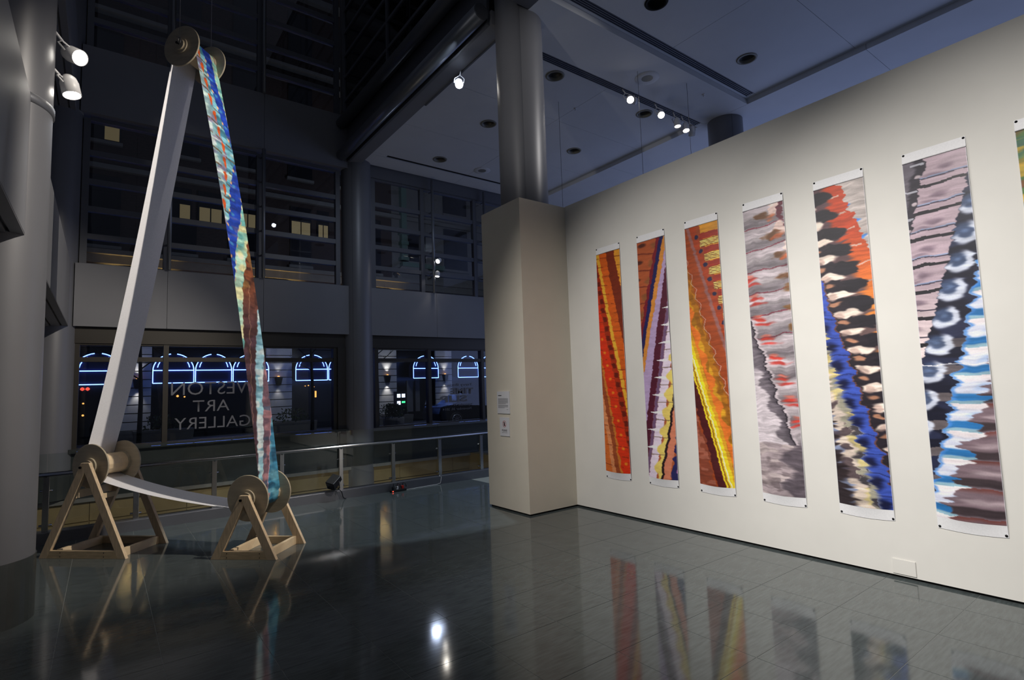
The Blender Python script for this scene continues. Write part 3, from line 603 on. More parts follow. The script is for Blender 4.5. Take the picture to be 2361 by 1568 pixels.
def paint5(W, H):
    p = Paint(W, H, (176, 166, 162), 0.10, 0.010); U, V = p.U, p.V; P = 0.0585
    ob = 0.53+2.0*V+p.j*0.08; p.streaks(0.12)
    for k in range(5): p.blob(0.66+0.12*k, 0.075+k*0.055, 0.10, 0.008, (64, 128, 208), 0.7, 1.0)
    og = np.clip((V-0.15)/0.25, 0, 1)[..., None]; oc = np.array((178, 64, 34))*(1-og)+np.array((224, 132, 56))*og
    m = (1-ss(-0.01, 0.01, U-ob))[..., None]; p.C = p.C*(1-m)+oc*m
    for k in range(7): p.put((np.abs(V-0.035-k*P+0.02*(U-0.5)) < 0.0022)*(U > 0.30+0.12*k)*(U < 0.52+0.12*k), (196, 164, 150), 0.9)
    lb = 0.02+1.62*V  # left edge of the orange
    for k in range(-1, 17):
        v = 0.035+k*P; u0 = 0.16+1.85*v
        p.put((1-ss(-0.08, 0.12, U-u0-0.02+p.j*0.3))*(np.abs(V-v-0.026) < 0.020), (74, 66, 78), 0.85)
        p.blob(u0-0.22, v, 0.40, 0.024, (34, 31, 38), 0.18, 1.0, 0.25)
        p.put((1-ss(-0.02, 0.02, U-u0+0.30+p.j*0.06))*(np.abs(V-v-0.022) < 0.040), (40, 35, 42))
    for k in range(-1, 17):
        v = 0.060+k*P; u0 = 1.85*v-0.26
        p.blob(u0-0.05, v, 0.29, 0.0145, (232, 214, 200), 0.35, 1.0, 0.45); p.blob(u0-0.17, v+0.004, 0.13, 0.014, (176, 148, 138), 0.5, 0.7)
        p.blob(u0-0.12, v+0.028, 0.14, 0.010, (206, 146, 112), 0.6, 0.8, 0.5)
    bb = 1.62*(V-0.36)+0.12+0.035*np.sin(V*2*math.pi/P)+p.j*0.03
    p.put(1-ss(-0.01, 0.012, U-bb), (98, 66, 64)); p.put(1-ss(-0.01, 0.012, U-bb+0.03), (58, 80, 168))
    for k in range(12):
        v = 0.40+k*P; u = 1.62*(v-0.36)-0.16
        p.blob(u, v, 0.19, 0.025, (22, 26, 60), 0.75, 1.0); p.put((np.abs(V-v-0.03-0.01*(U-0.5)) < 0.002)*(U < bb), (34, 40, 90), 0.6)
    cb = bb-0.36+p.j*0.12; p.put(1-ss(-0.06, 0.08, U-cb), (150, 146, 130)); 
    p.put(ss(0.530, 0.710, vn(U*4, V*48, 31))*(U < cb), (52, 48, 56), 0.85); p.put(ss(0.570, 0.750, vn(U*4, V*40, 33))*(U < cb), (214, 196, 130), 0.8)
    wb = cb-0.16+p.j*0.05; p.put(1-ss(-0.05, 0.05, U-wb), (206, 190, 178), 0.95); gb = wb-0.26+p.j*0.1; p.put(1-ss(-0.04, 0.04, U-gb), (130, 140, 168))
    p.put(ss(0.590, 0.770, vn(U*4, V*46, 37))*(U < wb), (60, 48, 54), 0.8); db = 1.5*(V-0.80); p.put((1-ss(-0.06, 0.1, U-db+p.j*0.3)), (44, 36, 38), 0.95)
    p.streaks(0.20, 2, 160, 7); return p
def paint6(W, H):
    p = Paint(W, H, (172, 152, 162), 0.07, 0.006); U, V = p.U, p.V; P = 0.0745
    lg = np.clip((V-0.35)/0.2, 0, 1)[..., None]; p.C = p.C*(1-lg)+np.array((222, 204, 204))*lg
    mb = 1.14-1.96*V+p.j*0.05
    for k in range(9):
        v = 0.035+k*P; u = 0.68-0.17*k*0.75
        p.blob(u, v, 0.20, 0.013, (112, 94, 108), 0.8, 0.8, 0.3); p.blob(u-0.18, v+0.014, 0.24, 0.006, (126, 108, 122), 0.8, 0.8); p.blob(u+0.02, v+0.022, 0.16, 0.004, (118, 98, 112), 0.7, 0.8)
        p.put(np.abs(V-v-0.043-0.005*(0.5-U)) < 0.0055-0.002*U, (34, 32, 38)); p.put(np.abs(V-v-0.0215-0.004*(0.5-U)) < 0.0018, (60, 54, 70))
        p.put(np.abs(V-v-0.0185-0.004*(0.5-U)) < 0.0016, (128, 150, 186), 0.7*float(k < 5))
    gb = 0.40-1.85*V+p.j*0.06; p.put(1-ss(-0.01, 0.01, U-gb), (44, 40, 50)); p.put(1-ss(-0.03, 0.05, U-gb+0.17), (98, 92, 102))
    for k in range(3):
        v = 0.045+k*P; p.blob(0.34-1.85*v, v+0.004, 0.06, 0.006, (180, 166, 172), 0.4); p.put((np.abs(V-v+0.03) < 0.003)*(np.abs(U-0.33+1.85*v) < 0.1), (170, 170, 180), 0.9)
    nv = ss(-0.01, 0.012, U-mb); p.put(nv, (26, 27, 42)); p.put(nv*ss(0.510, 0.690, vn(U*2, V*36, 41)), (44, 50, 78), 0.7); gr = ss(0.45, 0.55, V); p.put(nv*gr*(np.sin(V*2*math.pi/P+1.2) > 0.55), (112, 102, 102), 0.8)
    for k in range(11):
        v = 0.155+k*P; u = 1.14-1.96*v+0.17
        d = np.sqrt(((U-u)/0.22)**2+((V-v)/0.029)**2)+0.12*(vn(U*6, V*90, 43)-0.5); ang = np.arctan2((V-v)/0.029, (U-u)/0.23)
        p.put((1-ss(0.6, 1.1, d))*nv, (70, 88, 122), 0.8); c = np.exp(-((d-0.80)/0.30)**4)*ss(-0.2, 0.5, np.cos(ang-0.85)+0.55)*nv; p.put(c, (206, 212, 228), 0.95)
        p.blob(u-0.02, v-0.004, 0.09, 0.009, (92, 112, 148), 0.9, 0.8)
    wb = 1.53-1.66*V+0.12*(np.abs(2*((V/P*2) % 1)-1)-0.5)+p.j*0.06
    p.put(ss(-0.015, 0.02, U-wb), (206, 210, 228)); ph = ((V-0.02)/P) % 1.0; wm = ss(-0.015, 0.02, U-wb)
    p.put(wm*ss(0.60, 0.68, ph)*(1-ss(0.86, 0.95, ph)), (44, 110, 170)); p.put(wm*ss(0.86, 0.93, ph), (132, 170, 186), 0.9); p.put(wm*(1-ss(0.12, 0.3, ph)), (232, 222, 224), 0.9)
    p.put(wm*(1-ss(0.02, 0.09, U-wb)), (70, 130, 205), 0.8); p.put(wm*ss(0.25, 0.35, ph)*(1-ss(0.5, 0.6, ph))*ss(0.05, 0.2, U-wb-0.2), (160, 184, 222), 0.7)
    bb = 1.04-2.05*(V-0.59)+p.j*0.35+0.10*np.sin(V*2*math.pi/P); bm = ss(-0.02, 0.03, U-bb)*ss(0.55, 0.6, V)
    p.put(bm, (118, 100, 108)); p.put(bm*ss(0.62, 0.7, ph)*(1-ss(0.9, 1.0, ph)), (62, 52, 56)); p.put(bm*(1-ss(0.0, 0.22, ph)), (112, 66, 62)); p.put(bm*ss(0.3, 0.45, ph)*(1-ss(0.5, 0.62, ph))*ss(0.1, 0.4, U-bb), (176, 158, 164), 0.8)
    p.put(np.abs(V-0.585) < 0.0012, (238, 236, 240), 0.8); p.streaks(0.14, 2, 150); return p
def paint7(W, H):
    p = Paint(W, H, (72, 104, 48)); U, V = p.U, p.V
    p.put(ss(0.460, 0.640, vn(U*2, V*60, 51)), (150, 128, 36), 0.8); p.put(ss(0.570, 0.750, vn(U*3, V*44, 53)), (120, 62, 30), 0.8); p.put(ss(0.530, 0.710, vn(U*2, V*30, 55)), (40, 96, 84), 0.8); p.put(ss(0.610, 0.790, vn(U*2+3, V*90, 57)), (190, 150, 40), 0.8)
    w = U-1.4*V; p.band(w, -0.6, -0.3, (44, 78, 120), 0.05); p.band(w, -1.2, -0.8, (170, 120, 40), 0.05); p.streaks(0.14); return p
def ink(p): return np.clip(srgb(np.clip(p.C, 0, 255))*1.12, 0, 0.86)

def sheet_grid(name, co, rgb, m, parent):
    H, W = co.shape[:2]; me = bpy.data.meshes.new(name); nv = H*W; nf = (H-1)*(W-1)
    me.vertices.add(nv); me.vertices.foreach_set('co', co.reshape(-1))
    i = np.arange(H-1)[:, None]*W+np.arange(W-1)[None, :]; q = np.stack([i, i+W, i+W+1, i+1], -1).reshape(-1)
    me.loops.add(nf*4); me.loops.foreach_set('vertex_index', q.astype(np.int32)); me.polygons.add(nf)
    me.polygons.foreach_set('loop_start', np.arange(nf, dtype=np.int32)*4); me.polygons.foreach_set('use_smooth', np.ones(nf, bool)); me.update(calc_edges=True); me.validate()
    a = me.color_attributes.new('ink', 'FLOAT_COLOR', 'POINT'); c4 = np.ones((nv, 4)); c4[:, :3] = rgb.reshape(-1, 3); a.data.foreach_set('color', c4.reshape(-1))
    me.materials.append(MATS[m]); o = bpy.data.objects.new(name, me); COL.objects.link(o); o.parent = parent; return o
PW, PZ0, PZ1, BORDER = 0.41, 0.45, 3.41, 0.085
pin0 = None
def hang_print(yl, painter, label, tilt=0.0, W=84, H=560):
    t = thing('hanging_print', label, 'print', (5.16, yl, 0), group='tall paper prints pinned along the wall')
    rgb = ink(painter(W, H)); nb = 8; white = np.ones((nb, W, 3))*srgb((236, 236, 238))
    zi = np.linspace(PZ1-BORDER, PZ0+BORDER, H); zs = np.concatenate([np.linspace(PZ1, PZ1-BORDER-1e-4, nb), zi, np.linspace(PZ0+BORDER-1e-4, PZ0, nb)])
    rgb = np.concatenate([white, rgb, white], 0); rgb[:, 0] = srgb((232, 232, 236)); rgb[:, -1] = srgb((232, 232, 236))
    u = np.linspace(0, 1, W); Z, U = np.meshgrid(zs, u, indexing='ij')
    v = (PZ1-Z)/(PZ1-PZ0); wav = 0.010+0.004*np.sin(v*9+yl)+0.016*np.exp(-((v-0.93)/0.06)**2)*np.sin(U*math.pi*0.85+0.2)
    ends = np.minimum(1, np.minimum(v, 1-v)/0.03); X = -(0.005+wav*ends*(0.6+0.6*np.sin(U*math.pi)))
    Y = -PW*U+tilt*(v-0.5); co = np.stack([X, Y, Z-0.012*np.sin(U*math.pi)*np.exp(-((v-1)/0.05)**2)], -1)
    sheet_grid('paper_sheet', co, rgb, 'print_ink', t)
    global pin0
    for y in (-0.012, -PW+0.012):
        for z in (PZ1-0.012, PZ0+0.014):
            if pin0 is None: pin0 = MB().lathe([(0.0, -0.006), (0.007, -0.005), (0.009, 0.0)], n=12, axis=(1, 0, 0)).build('pin', 'bolt_metal', t, (-0.007, y, z))
            else: share(pin0, 'pin', t, (-0.007, y, z))
    return t
for yl, fn, lb in ((4.93, paint1, 'tall red and orange print with a slanting yellow stripe'), (4.245, paint2, 'tall print with purple, lavender and pale yellow diagonal bands'),
                   (3.56, paint3, 'tall golden brown print with a bright yellow diagonal'), (2.865, paint4, 'tall grey and white print with red smears'),
                   (2.175, paint5, 'tall print of black lumps with orange above and a blue diagonal'), (1.48, paint6, 'tall mauve, navy and sky blue print with white curls'),
                   (0.795, paint7, 'tall green and ochre streaked print at the end of the row')):
    hang_print(yl, fn, lb)

# ================================================================== BELT SCULPTURE: two wooden stands, three spools, one paper belt
P0 = (-0.145, 7.405, 0.0); RZ = math.atan2(-0.6970, 0.7171); FT, BT, TH = 0.0, 0.595, 0.038
def wooden_stand(s0, half, ht, label):
    t = thing('wooden_stand', label, 'stand', P0, RZ, group='pine trestle stands of the belt sculpture')
    k = (half-0.047)/ht; wv = 0.085*math.sqrt(1+k*k); tl = -0.047; ins = half-wv
    zi = (ins*2)/(2*k) if k else ht; zi = min(zi, ht-0.05)
    right = [(half, 0), (ins, 0), (ins-k*ht, ht), (half-k*ht, ht)]
    left = [(-half, 0), (-ins, 0), (-ins+k*(2*ins/(2*k)), 2*ins/(2*k)), (ins-k*ht, ht)]
    if left[2][1] >= ht: left = [(-half, 0), (-ins, 0), (ins-k*ht, ht-0.001), (ins-k*ht-0.01, ht)]
    base = [(-ins+0.0, 0), (ins, 0), (ins-k*0.08, 0.08), (-ins+k*0.08, 0.08)]
    for t0, t1 in ((FT, FT+TH), (BT-TH, BT)):
        for nm, poly, m in (('leg', right, 'pine'), ('leg', left, 'pine'), ('base_rail', base, 'pine_cross')):
            MB().prism([(s0+a, b) for a, b in poly], 1, t0, t1).build(nm, m, t, bevel=0.002)
    for s in (-ins+0.10, ins-0.02): box('side_rail', 'pine_edge', t, s0+s-0.019, s0+s+0.019, FT+TH, BT-TH, 0.0, 0.085, bevel=0.002)
    for a in (-0.5, 0.5):
        for b in (0.02, 0.06): MB().lathe([(0.0, -0.001), (0.005, -0.001), (0.005, 0.002)], n=10, axis=(0, 1, 0)).build('screw', 'bolt_metal', t, (s0+a*half, FT-0.0005, b))
    return t
SA, ZA, SB, ZB, ST, ZT = -0.02, 0.94, 1.805, 0.585, 0.97, 5.60
sta = wooden_stand(0.0, 0.51, 0.985, 'taller pine trestle stand beside the collared column')
box('cross_rail', 'pine_edge', sta, -0.225, -0.187, FT+TH, BT-TH, 0.60, 0.685, bevel=0.002)
box('cross_rail', 'pine_edge', sta, 0.115, 0.153, FT+TH, 0.24, 0.60, 0.65, bevel=0.002)
stb = wooden_stand(1.815, 0.355, 0.63, 'shorter pine trestle stand in the middle of the floor')
ca, sa_ = math.cos(RZ), math.sin(RZ)
def W3(s, t, z): return (P0[0]+s*ca-t*sa_, P0[1]+s*sa_+t*ca, z)
def spool(s, z, label, t0=0.098, t1=0.49, ext=True, turn=0.0):
    cx, cy, _ = W3(s, 0.303, z); rz = RZ-math.radians(turn); t = thing('wooden_spool', label, 'spool', (cx+0.303*math.sin(rz), cy-0.303*math.cos(rz), 0), rz, group='plywood spools of the belt sculpture'); c = (0, 0, z); s = 0.0
    for a in (t0, t1): MB().lathe([(0.0, a), (0.232, a), (0.235, a+0.003), (0.235, a+0.015), (0.232, a+0.018), (0.0, a+0.018)], c, 64, (0, 1, 0), False).build('flange', 'plywood', t)
    MB().lathe([(0.112, t0+0.018), (0.112, t1)], c, 14, (0, 1, 0), False).build('drum', 'pine_edge', t)
    for a in (t0+0.018, t1-0.03): MB().lathe([(0.112, a), (0.119, a), (0.119, a+0.03), (0.112, a+0.03)], c, 14, (0, 1, 0), False).build('drum_collar', 'plywood', t)
    for d0, d1, r in ((0.018, 0.0, 0.088), (0.036, 0.018, 0.062)):
        MB().lathe([(0.0, t0-d0), (r, t0-d0), (r, t0-d1)], c, 40, (0, 1, 0), False).build('hub_disc', 'plywood', t)
        MB().lathe([(0.0, t1+0.018+d0), (r, t1+0.018+d0), (r, t1+0.018+d1)], c, 40, (0, 1, 0), False).build('hub_disc', 'plywood', t)
    MB().tube([(s, -0.015 if ext else 0.03, z), (s, 0.61 if ext else 0.575, z)], 0.008, 10).build('axle', 'bolt_metal', t)
    for b in ((-0.012, 0.607) if ext else (0.035, 0.57)): MB().lathe([(0.0, -0.007), (0.014, -0.007), (0.014, 0.007), (0.0, 0.007)], (s, b, z), 6, (0, 1, 0), False).build('nut', 'bolt_metal', t)
    for k in range(3):
        a = 0.6+k*1.2; MB().lathe([(0.0, 0.0), (0.006, 0.0)], (s+0.1135*math.cos(a), 0.2+0.05*k, z+0.1135*math.sin(a)), 8, (math.cos(a), 0, math.sin(a))).build('screw', 'bolt_metal', t)
    return t
spool(SA, ZA, 'plywood spool with bare drum on the taller stand', turn=4)
spool(SB, ZB, 'plywood spool on the shorter stand', turn=3)
spool(ST, ZT, 'plywood spool hung high on cables', ext=False, turn=6)
for tt, lb in ((0.045, 'thin cable at the front flange of the hung spool'), (0.56, 'thin cable at the rear flange of the hung spool')):
    c = thing('suspension_cable', lb, 'cable', W3(ST, tt, ZT), RZ, group='cables holding the hung spool')
    MB().tube([(0, 0, 0.05), (0, 0, 8.0)], 0.0035, 8).build('wire', 'cable', c)
    MB().tube([(0.0, 0, 0.07), (0.016, 0, 0.045), (0.012, 0, 0.0), (0, 0, -0.012), (-0.012, 0, 0.0), (-0.016, 0, 0.045), (0, 0, 0.07)], 0.003, 6).build('shackle', 'cable', c)
    MB().tube([(-0.002, 0, 0.06), (-0.03, 0, 0.075), (-0.045, -0.005, 0.085)], 0.003, 6).build('wire_tail', 'cable', c)

def paint_belt(W, H):
    p = Paint(W, H, (128, 156, 162), 0.06, 0.003); U, V = p.U, p.V; P = 0.0365; j = p.j*0.05
    p.put(ss(0.460, 0.640, vn(U*3, V*90, 61)), (120, 104, 140), 0.75); p.put(ss(0.570, 0.750, vn(U*3, V*70, 63)), (92, 140, 150), 0.7)
    oc = np.interp(V, [0, .06, .12, .2, .24, .26, .30, .34, .4], [.12, .22, .3, .45, .54, .5, .36, .2, .0])
    p.put(ss(-0.03, 0.03, U-oc-0.08+j)*(V < 0.5), (112, 172, 190)); p.put(ss(0.490, 0.670, vn(U*2, V*110, 65))*(U > oc+0.06)*(V < 0.5), (48, 98, 120), 0.75)
    p.put(ss(0.630, 0.810, vn(U*2, V*150, 67))*(V < 0.5), (196, 214, 206), 0.7)
    for k in range(11):
        v = 0.012+k*P; u = float(np.interp(v, [0, .06, .12, .2, .24, .26, .30, .34, .4], [.12, .22, .3, .45, .54, .5, .36, .2, .0]))
        d = np.sqrt(((U-u-0.02)/(0.085*(1.25-np.clip((V-v+0.012)/0.03, 0, 1))))**2+((V-v)/0.0145)**2); p.put(1-ss(0.8, 1.0, d), (190, 80, 36))
        p.put((np.abs(V-v-0.018-0.012*(U-0.4)) < 0.0022)*(vn(U*6, V*0+k, 9) > 0.3)*(U < oc+0.5), (90, 70, 50), 0.8)
    bl = np.interp(V, [0, .06, .12, .18, .23, .25, .278, .333, .37, .406, .43], [.40, .42, .57, .74, 1.05, 1.05, .8, .46, .36, .2, -.05])+j
    br = np.interp(V, [0, .06, .12, .18, .25, .333, .37, .406, .426, .48, .543, .57], [.75, .78, .95, 1.05, 1.05, 1.05, .92, .74, .55, .28, .05, -.1])+j
    p.put(ss(-0.02, 0.02, U-bl)*(1-ss(-0.02, 0.02, U-br)), (32, 62, 160)); bm = (U > bl)*(U < br); p.put(bm*ss(0.510, 0.690, vn(U*2, V*120, 71)), (24, 44, 120), 0.7); p.put(bm*ss(0.710, 0.890, vn(U*2, V*140, 73)), (120, 110, 150), 0.5)
    for k in range(14):
        v = 0.02+k*P; u = float(np.interp(v, [0, .06, .12, .18, .23, .25, .278, .333, .37, .406, .43, .5], [.40, .42, .57, .74, 1.05, 1.05, .8, .46, .36, .2, .02, .0]))
        p.blob(u+0.02, v, 0.07, 0.006, (236, 176, 120), 0.8); p.blob(u+0.14, v+0.006, 0.13, 0.006, (70, 140, 180), 0.8, 0.8)
    rm = ss(-0.02, 0.02, U-br); rg = ss(0.40, 0.55, V)
    p.put(rm, (140, 190, 176)); p.put(rm*rg, (176, 206, 186), 0.8); p.put(rm*ss(0.510, 0.690, vn(U*2, V*80, 75)), (84, 148, 150), 0.8); p.put(rm*ss(0.590, 0.770, vn(U*2, V*60, 77)), (226, 214, 160), 0.8)
    p.put(np.exp(-((U-br-0.02)/0.02)**2)*(np.sin(V*2*math.pi/0.02) > 0.2), (226, 160, 120), 0.8)
    sc = 0.05*np.abs(np.sin(V*math.pi/0.034)); cb = np.interp(V, [.43, .48, .543, .60, .66, .74, 1], [1.08, .85, .45, .28, .15, -.05, -.5])-sc+j
    bw = np.interp(V, [.5, .60, .66, .72, .778, .895, .97, 1], [1.3, 1.0, .75, .5, .35, .15, 0, -.1])+j*1.6
    wm = np.interp(V, [.6, .70, .778, .84, .895, .98, 1], [1.4, 1.0, .70, .55, .45, .15, .1])+j*1.2; mt = np.interp(V, [.7, .83, .895, .94, .98, 1], [1.4, 1.0, .75, .6, .4, .35])+j*0.6
    br_ = ss(-0.02, 0.02, U-cb); g1 = ss(0.52, 0.68, V); p.put(br_, (116, 66, 42)); p.put(br_*g1, (78, 54, 60)); p.put(br_*ss(0.490, 0.670, vn(U*3, V*90, 79)), (64, 40, 34), 0.8); p.put(br_*ss(0.610, 0.790, vn(U*3, V*40, 81))*(1-g1), (150, 110, 62), 0.8)
    p.put(np.exp(-((U-cb-0.3)/0.015)**2)*br_*(V > 0.55), (176, 140, 110), 0.6)
    m = ss(-0.04, 0.04, U-bw); p.put(m, (150, 196, 214)); p.put(m*ss(0.460, 0.640, vn(U*3, V*70, 83)), (214, 224, 226), 0.8); p.put(m*ss(0.610, 0.790, vn(U*2, V*110, 85)), (70, 120, 140), 0.7)
    m = ss(-0.02, 0.02, U-wm); p.put(m, (112, 84, 94)); p.put(m*ss(0.510, 0.690, vn(U*3, V*60, 87)), (172, 124, 128), 0.8); p.put(m*ss(0.570, 0.750, vn(U*3, V*90, 89)), (72, 84, 104), 0.8)
    m = ss(-0.015, 0.015, U-mt); p.put(m, (66, 132, 164)); p.put(m*ss(0.510, 0.690, vn(U*3, V*80, 91)), (120, 178, 196), 0.7); p.put(m*ss(0.570, 0.750, vn(U*2, V*70, 93)), (36, 80, 108), 0.8); p.put(np.abs(U-mt) < 0.018, (196, 148, 160), 0.8)
    p.streaks(0.22, 2, 190); p.streaks(0.16, 5, 90, 12); return p
RB = 0.123
def arc(cx, cz, a0, a1, n): return [(cx+RB*math.cos(a), cz+RB*math.sin(a)) for a in np.radians(np.linspace(a0, a1, n))]
def bowed(p, q, n, bow, shape=lambda f: math.sin(math.pi*f)):
    p = np.array(p); q = np.array(q); d = q-p; nrm = np.array((-d[1], d[0]))/np.linalg.norm(d)
    return [tuple(p+d*f+nrm*bow*shape(f)) for f in np.linspace(0, 1, n)]
def hermite(p, tp, q, tq, n):
    o = []
    for f in np.linspace(0, 1, n):
        h = (2*f**3-3*f**2+1, f**3-2*f**2+f, -2*f**3+3*f**2, f**3-f**2); o.append(tuple(h[0]*np.array(p)+h[1]*np.array(tp)+h[2]*np.array(q)+h[3]*np.array(tq)))
    return o
topa = arc(ST, ZT, 168, 9.4, 24); ba = arc(SB, ZB, 9.4, -95, 20); aa = arc(SA, ZA, 251, 168, 14)
NR = 620
right_run = bowed(topa[-1], ba[0], NR, 0.062); low = hermite(ba[-1], (-1.85, 0.16), aa[0], (-1.75, 0.62), 80); left_run = bowed(aa[-1], topa[0], 120, -0.058, lambda f: math.sin(math.pi*f**0.8))
belt = thing('paper_belt', 'endless paper belt, white inside and painted outside, running over three spools', 'belt', P0, RZ)
TB0, TB1 = 0.119, 0.487
def strip(name, pts, W, rgb, m, inward):
    pts = np.array(pts); d = np.gradient(pts, axis=0); d /= np.linalg.norm(d, axis=1)[:, None]; nrm = np.stack([-d[:, 1], d[:, 0]], 1)  # path runs clockwise: outward = left of travel
    pts = pts+nrm*(-0.0008 if inward else 0.0008); t = np.linspace(TB0, TB1, W)
    co = np.zeros((len(pts), W, 3)); co[..., 0] = pts[:, 0:1]; co[..., 2] = pts[:, 1:2]; co[..., 1] = t[None]
    return sheet_grid(name, co, rgb, m, belt)
def white(n, W): return np.ones((n, W, 3))*srgb((240, 240, 244))
pb = ink(paint_belt(72, NR))*0.85; strip('printed_face', right_run, 72, pb, 'belt_ink', False)
strip('printed_face', topa, 40, ink(paint_belt(40, NR))[:24][::-1], 'belt_ink', False)
strip('printed_face', ba, 40, ink(paint_belt(40, NR))[-20:], 'belt_ink', False)
rest = low+aa[1:]+left_run[1:]; strip('printed_face', rest, 40, ink(paint_belt(40, len(rest))), 'belt_ink', False)
whole = topa+right_run[1:]+ba[1:]+low[1:]+aa[1:]+left_run[1:]; whole = whole[:24]+whole[24:24+NR:5]+whole[24+NR:]
strip('white_back', whole, 24, white(len(whole), 24), 'belt_ink', True)

# ================================================================== OUTSIDE: street and the building across it
ground = struct('ground', MB().box(-25, 45, 12.6, 40, -0.3, -0.02), 'asphalt', 'dark asphalt street outside the windows', 'street')
struct('pavement', MB().box(-25, 45, 12.6, 15.6, -0.02, 0.0), 'pavement_stone', 'pavement along the gallery windows', 'pavement')
struct('pavement_far', MB().box(-25, 45, 22.6, 26.0, -0.02, 0.02), 'pavement_stone', 'pavement before the restaurant', 'pavement')
bld = thing('restaurant_building', 'dark brick building with pale stone ground floor across the street', 'building', (0, 25.9, 0))
box('brick_wall', 'brick', bld, -16, 12.0, 0.3, 1.0, 4.0, 24.0); box('brick_wall', 'cornice_stone', bld, 12.0, 34, 0.3, 1.0, 4.0, 24.0)
box('shop_front', 'shop_dark', bld, -16, 34, 0.6, 1.0, 0.0, 4.0)
for z0, z1, d in ((3.72, 3.95, 0.05), (3.95, 4.12, -0.1), (6.95, 7.28, 0.0), (7.28, 7.46, -0.2), (10.75, 10.95, 0.1), (14.2, 14.5, 0.05), (16.62, 16.72, -0.1), (17.2, 17.35, -0.1), (21.0, 21.3, 0.0)):
    box('cornice', 'cornice_stone', bld, -16, 34, d, 0.32, z0, z1)
blk = {}
for x0, x1 in ((-3.4, -2.35), (0.5, 1.5), (5.76, 6.86), (10.92, 12.02), (14.3, 15.3), (18.3, 19.4)):
    box('pier_core', 'shop_dark', bld, x0+0.03, x1-0.03, 0.08, 0.5, 0.0, 3.72); w = round(x1-x0, 2)
    for k in range(10):
        z = 0.45+k*0.33
        if w not in blk: blk[w] = MB().box(0, w, 0, 0.1, 0.0, 0.295).build('stone_block', 'rusticated_stone', bld, (x0, 0, z))
        else: share(blk[w], 'stone_block', bld, (x0, 0, z))
    box('pier_plinth', 'cornice_stone', bld, x0-0.04, x1+0.04, -0.05, 0.2, 0.0, 0.43)
def ext_window(x0, x1, z0, z1, lit):
    f = MB().box(x0-0.06, x1+0.06, 0.22, 0.34, z0-0.06, z1+0.06).build('window', 'shop_dark', bld)
    box('window_ledge', 'cornice_stone', bld, x0-0.12, x1+0.12, 0.12, 0.32, z0-0.2, z0-0.07)
    xm, zm = (x0+x1)/2, (z0+z1)/2
    for i, (a, b) in enumerate(((x0, xm-0.025), (xm+0.025, x1))):
        for j, (c, d) in enumerate(((z0, zm-0.03), (zm+0.03, z1))):
            m = 'dark_pane'
            if lit == 'all' or (lit == 'low' and j == 0) or (lit == 'right' and i == 1 and j == 0): m = 'lit_pane'
            if lit == 'bright' and j == 0: m = 'lit_pane_bright'
            box('pane', m, f, a, b, 0.20, 0.22, c, d)
for x0, x1, lit in ((-3.0, -2.1, None), (-0.7, 0.3, None), (1.95, 2.75, 'right'), (3.1, 3.95, 'low'), (4.6, 5.4, 'low'), (6.9, 7.75, 'low'), (8.15, 8.6, 'low'), (10.4, 11.3, None)): ext_window(x0, x1, 9.20, 10.45, lit)
for x0, x1 in ((-0.7, 0.3), (1.95, 2.95), (4.3, 5.3), (6.9, 7.75), (10.4, 11.3)): ext_window(x0, x1, 7.75, 8.95, None)
for x0, x1, lit in ((-3.0, -2.1, None), (-0.75, 0.25, 'right'), (2.0, 3.0, None), (4.4, 5.4, None), (6.8, 7.8, None), (9.2, 10.2, None)): ext_window(x0, x1, 11.98, 13.4, lit)
for x0, x1, lit in ((-3.0, -2.1, None), (-0.6, 0.25, 'bright'), (2.0, 3.0, None), (4.4, 5.4, None), (6.8, 7.8, None), (9.2, 10.2, None)): ext_window(x0, x1, 14.75, 16.5, lit)
for x0, x1 in ((-0.6, 0.25), (2.0, 3.0), (4.4, 5.4), (6.8, 7.8), (9.2, 10.2)): ext_window(x0, x1, 18.2, 20.2, None)
for x0, x1, z0, z1 in ((15.2, 16.6, 8.4, 10.6), (18.2, 19.6, 8.4, 10.6), (15.2, 16.6, 11.6, 13.8), (13.0, 13.9, 8.6, 10.2)): ext_window(x0, x1, z0, z1, None)
# carved stone window hood and green pilaster seen through the upper right window
box('pilaster', 'green_stone', bld, 12.45, 12.75, 0.0, 0.3, 8.5, 12.8)
for z, w in ((8.5, 0.08), (9.35, 0.06), (9.9, 0.1), (12.6, 0.1)): box('pilaster_band', 'green_stone', bld, 12.45-w, 12.75+w, -0.06, 0.3, z, z+0.18)
box('green_cornice', 'green_stone', bld, 12.45, 15.0, -0.05, 0.3, 8.18, 8.42)
MB().prism([(12.0, 7.75), (12.2, 7.62), (12.35, 7.98), (13.7, 7.98), (13.9, 7.62), (14.1, 7.75), (13.8, 8.12), (12.3, 8.12)], 1, -0.25, 0.3).build('window_hood', 'cornice_stone', bld)
for x in (12.25, 13.75): box('hood_jamb', 'cornice_stone', bld, x-0.12, x+0.12, -0.1, 0.3, 7.46, 7.7)
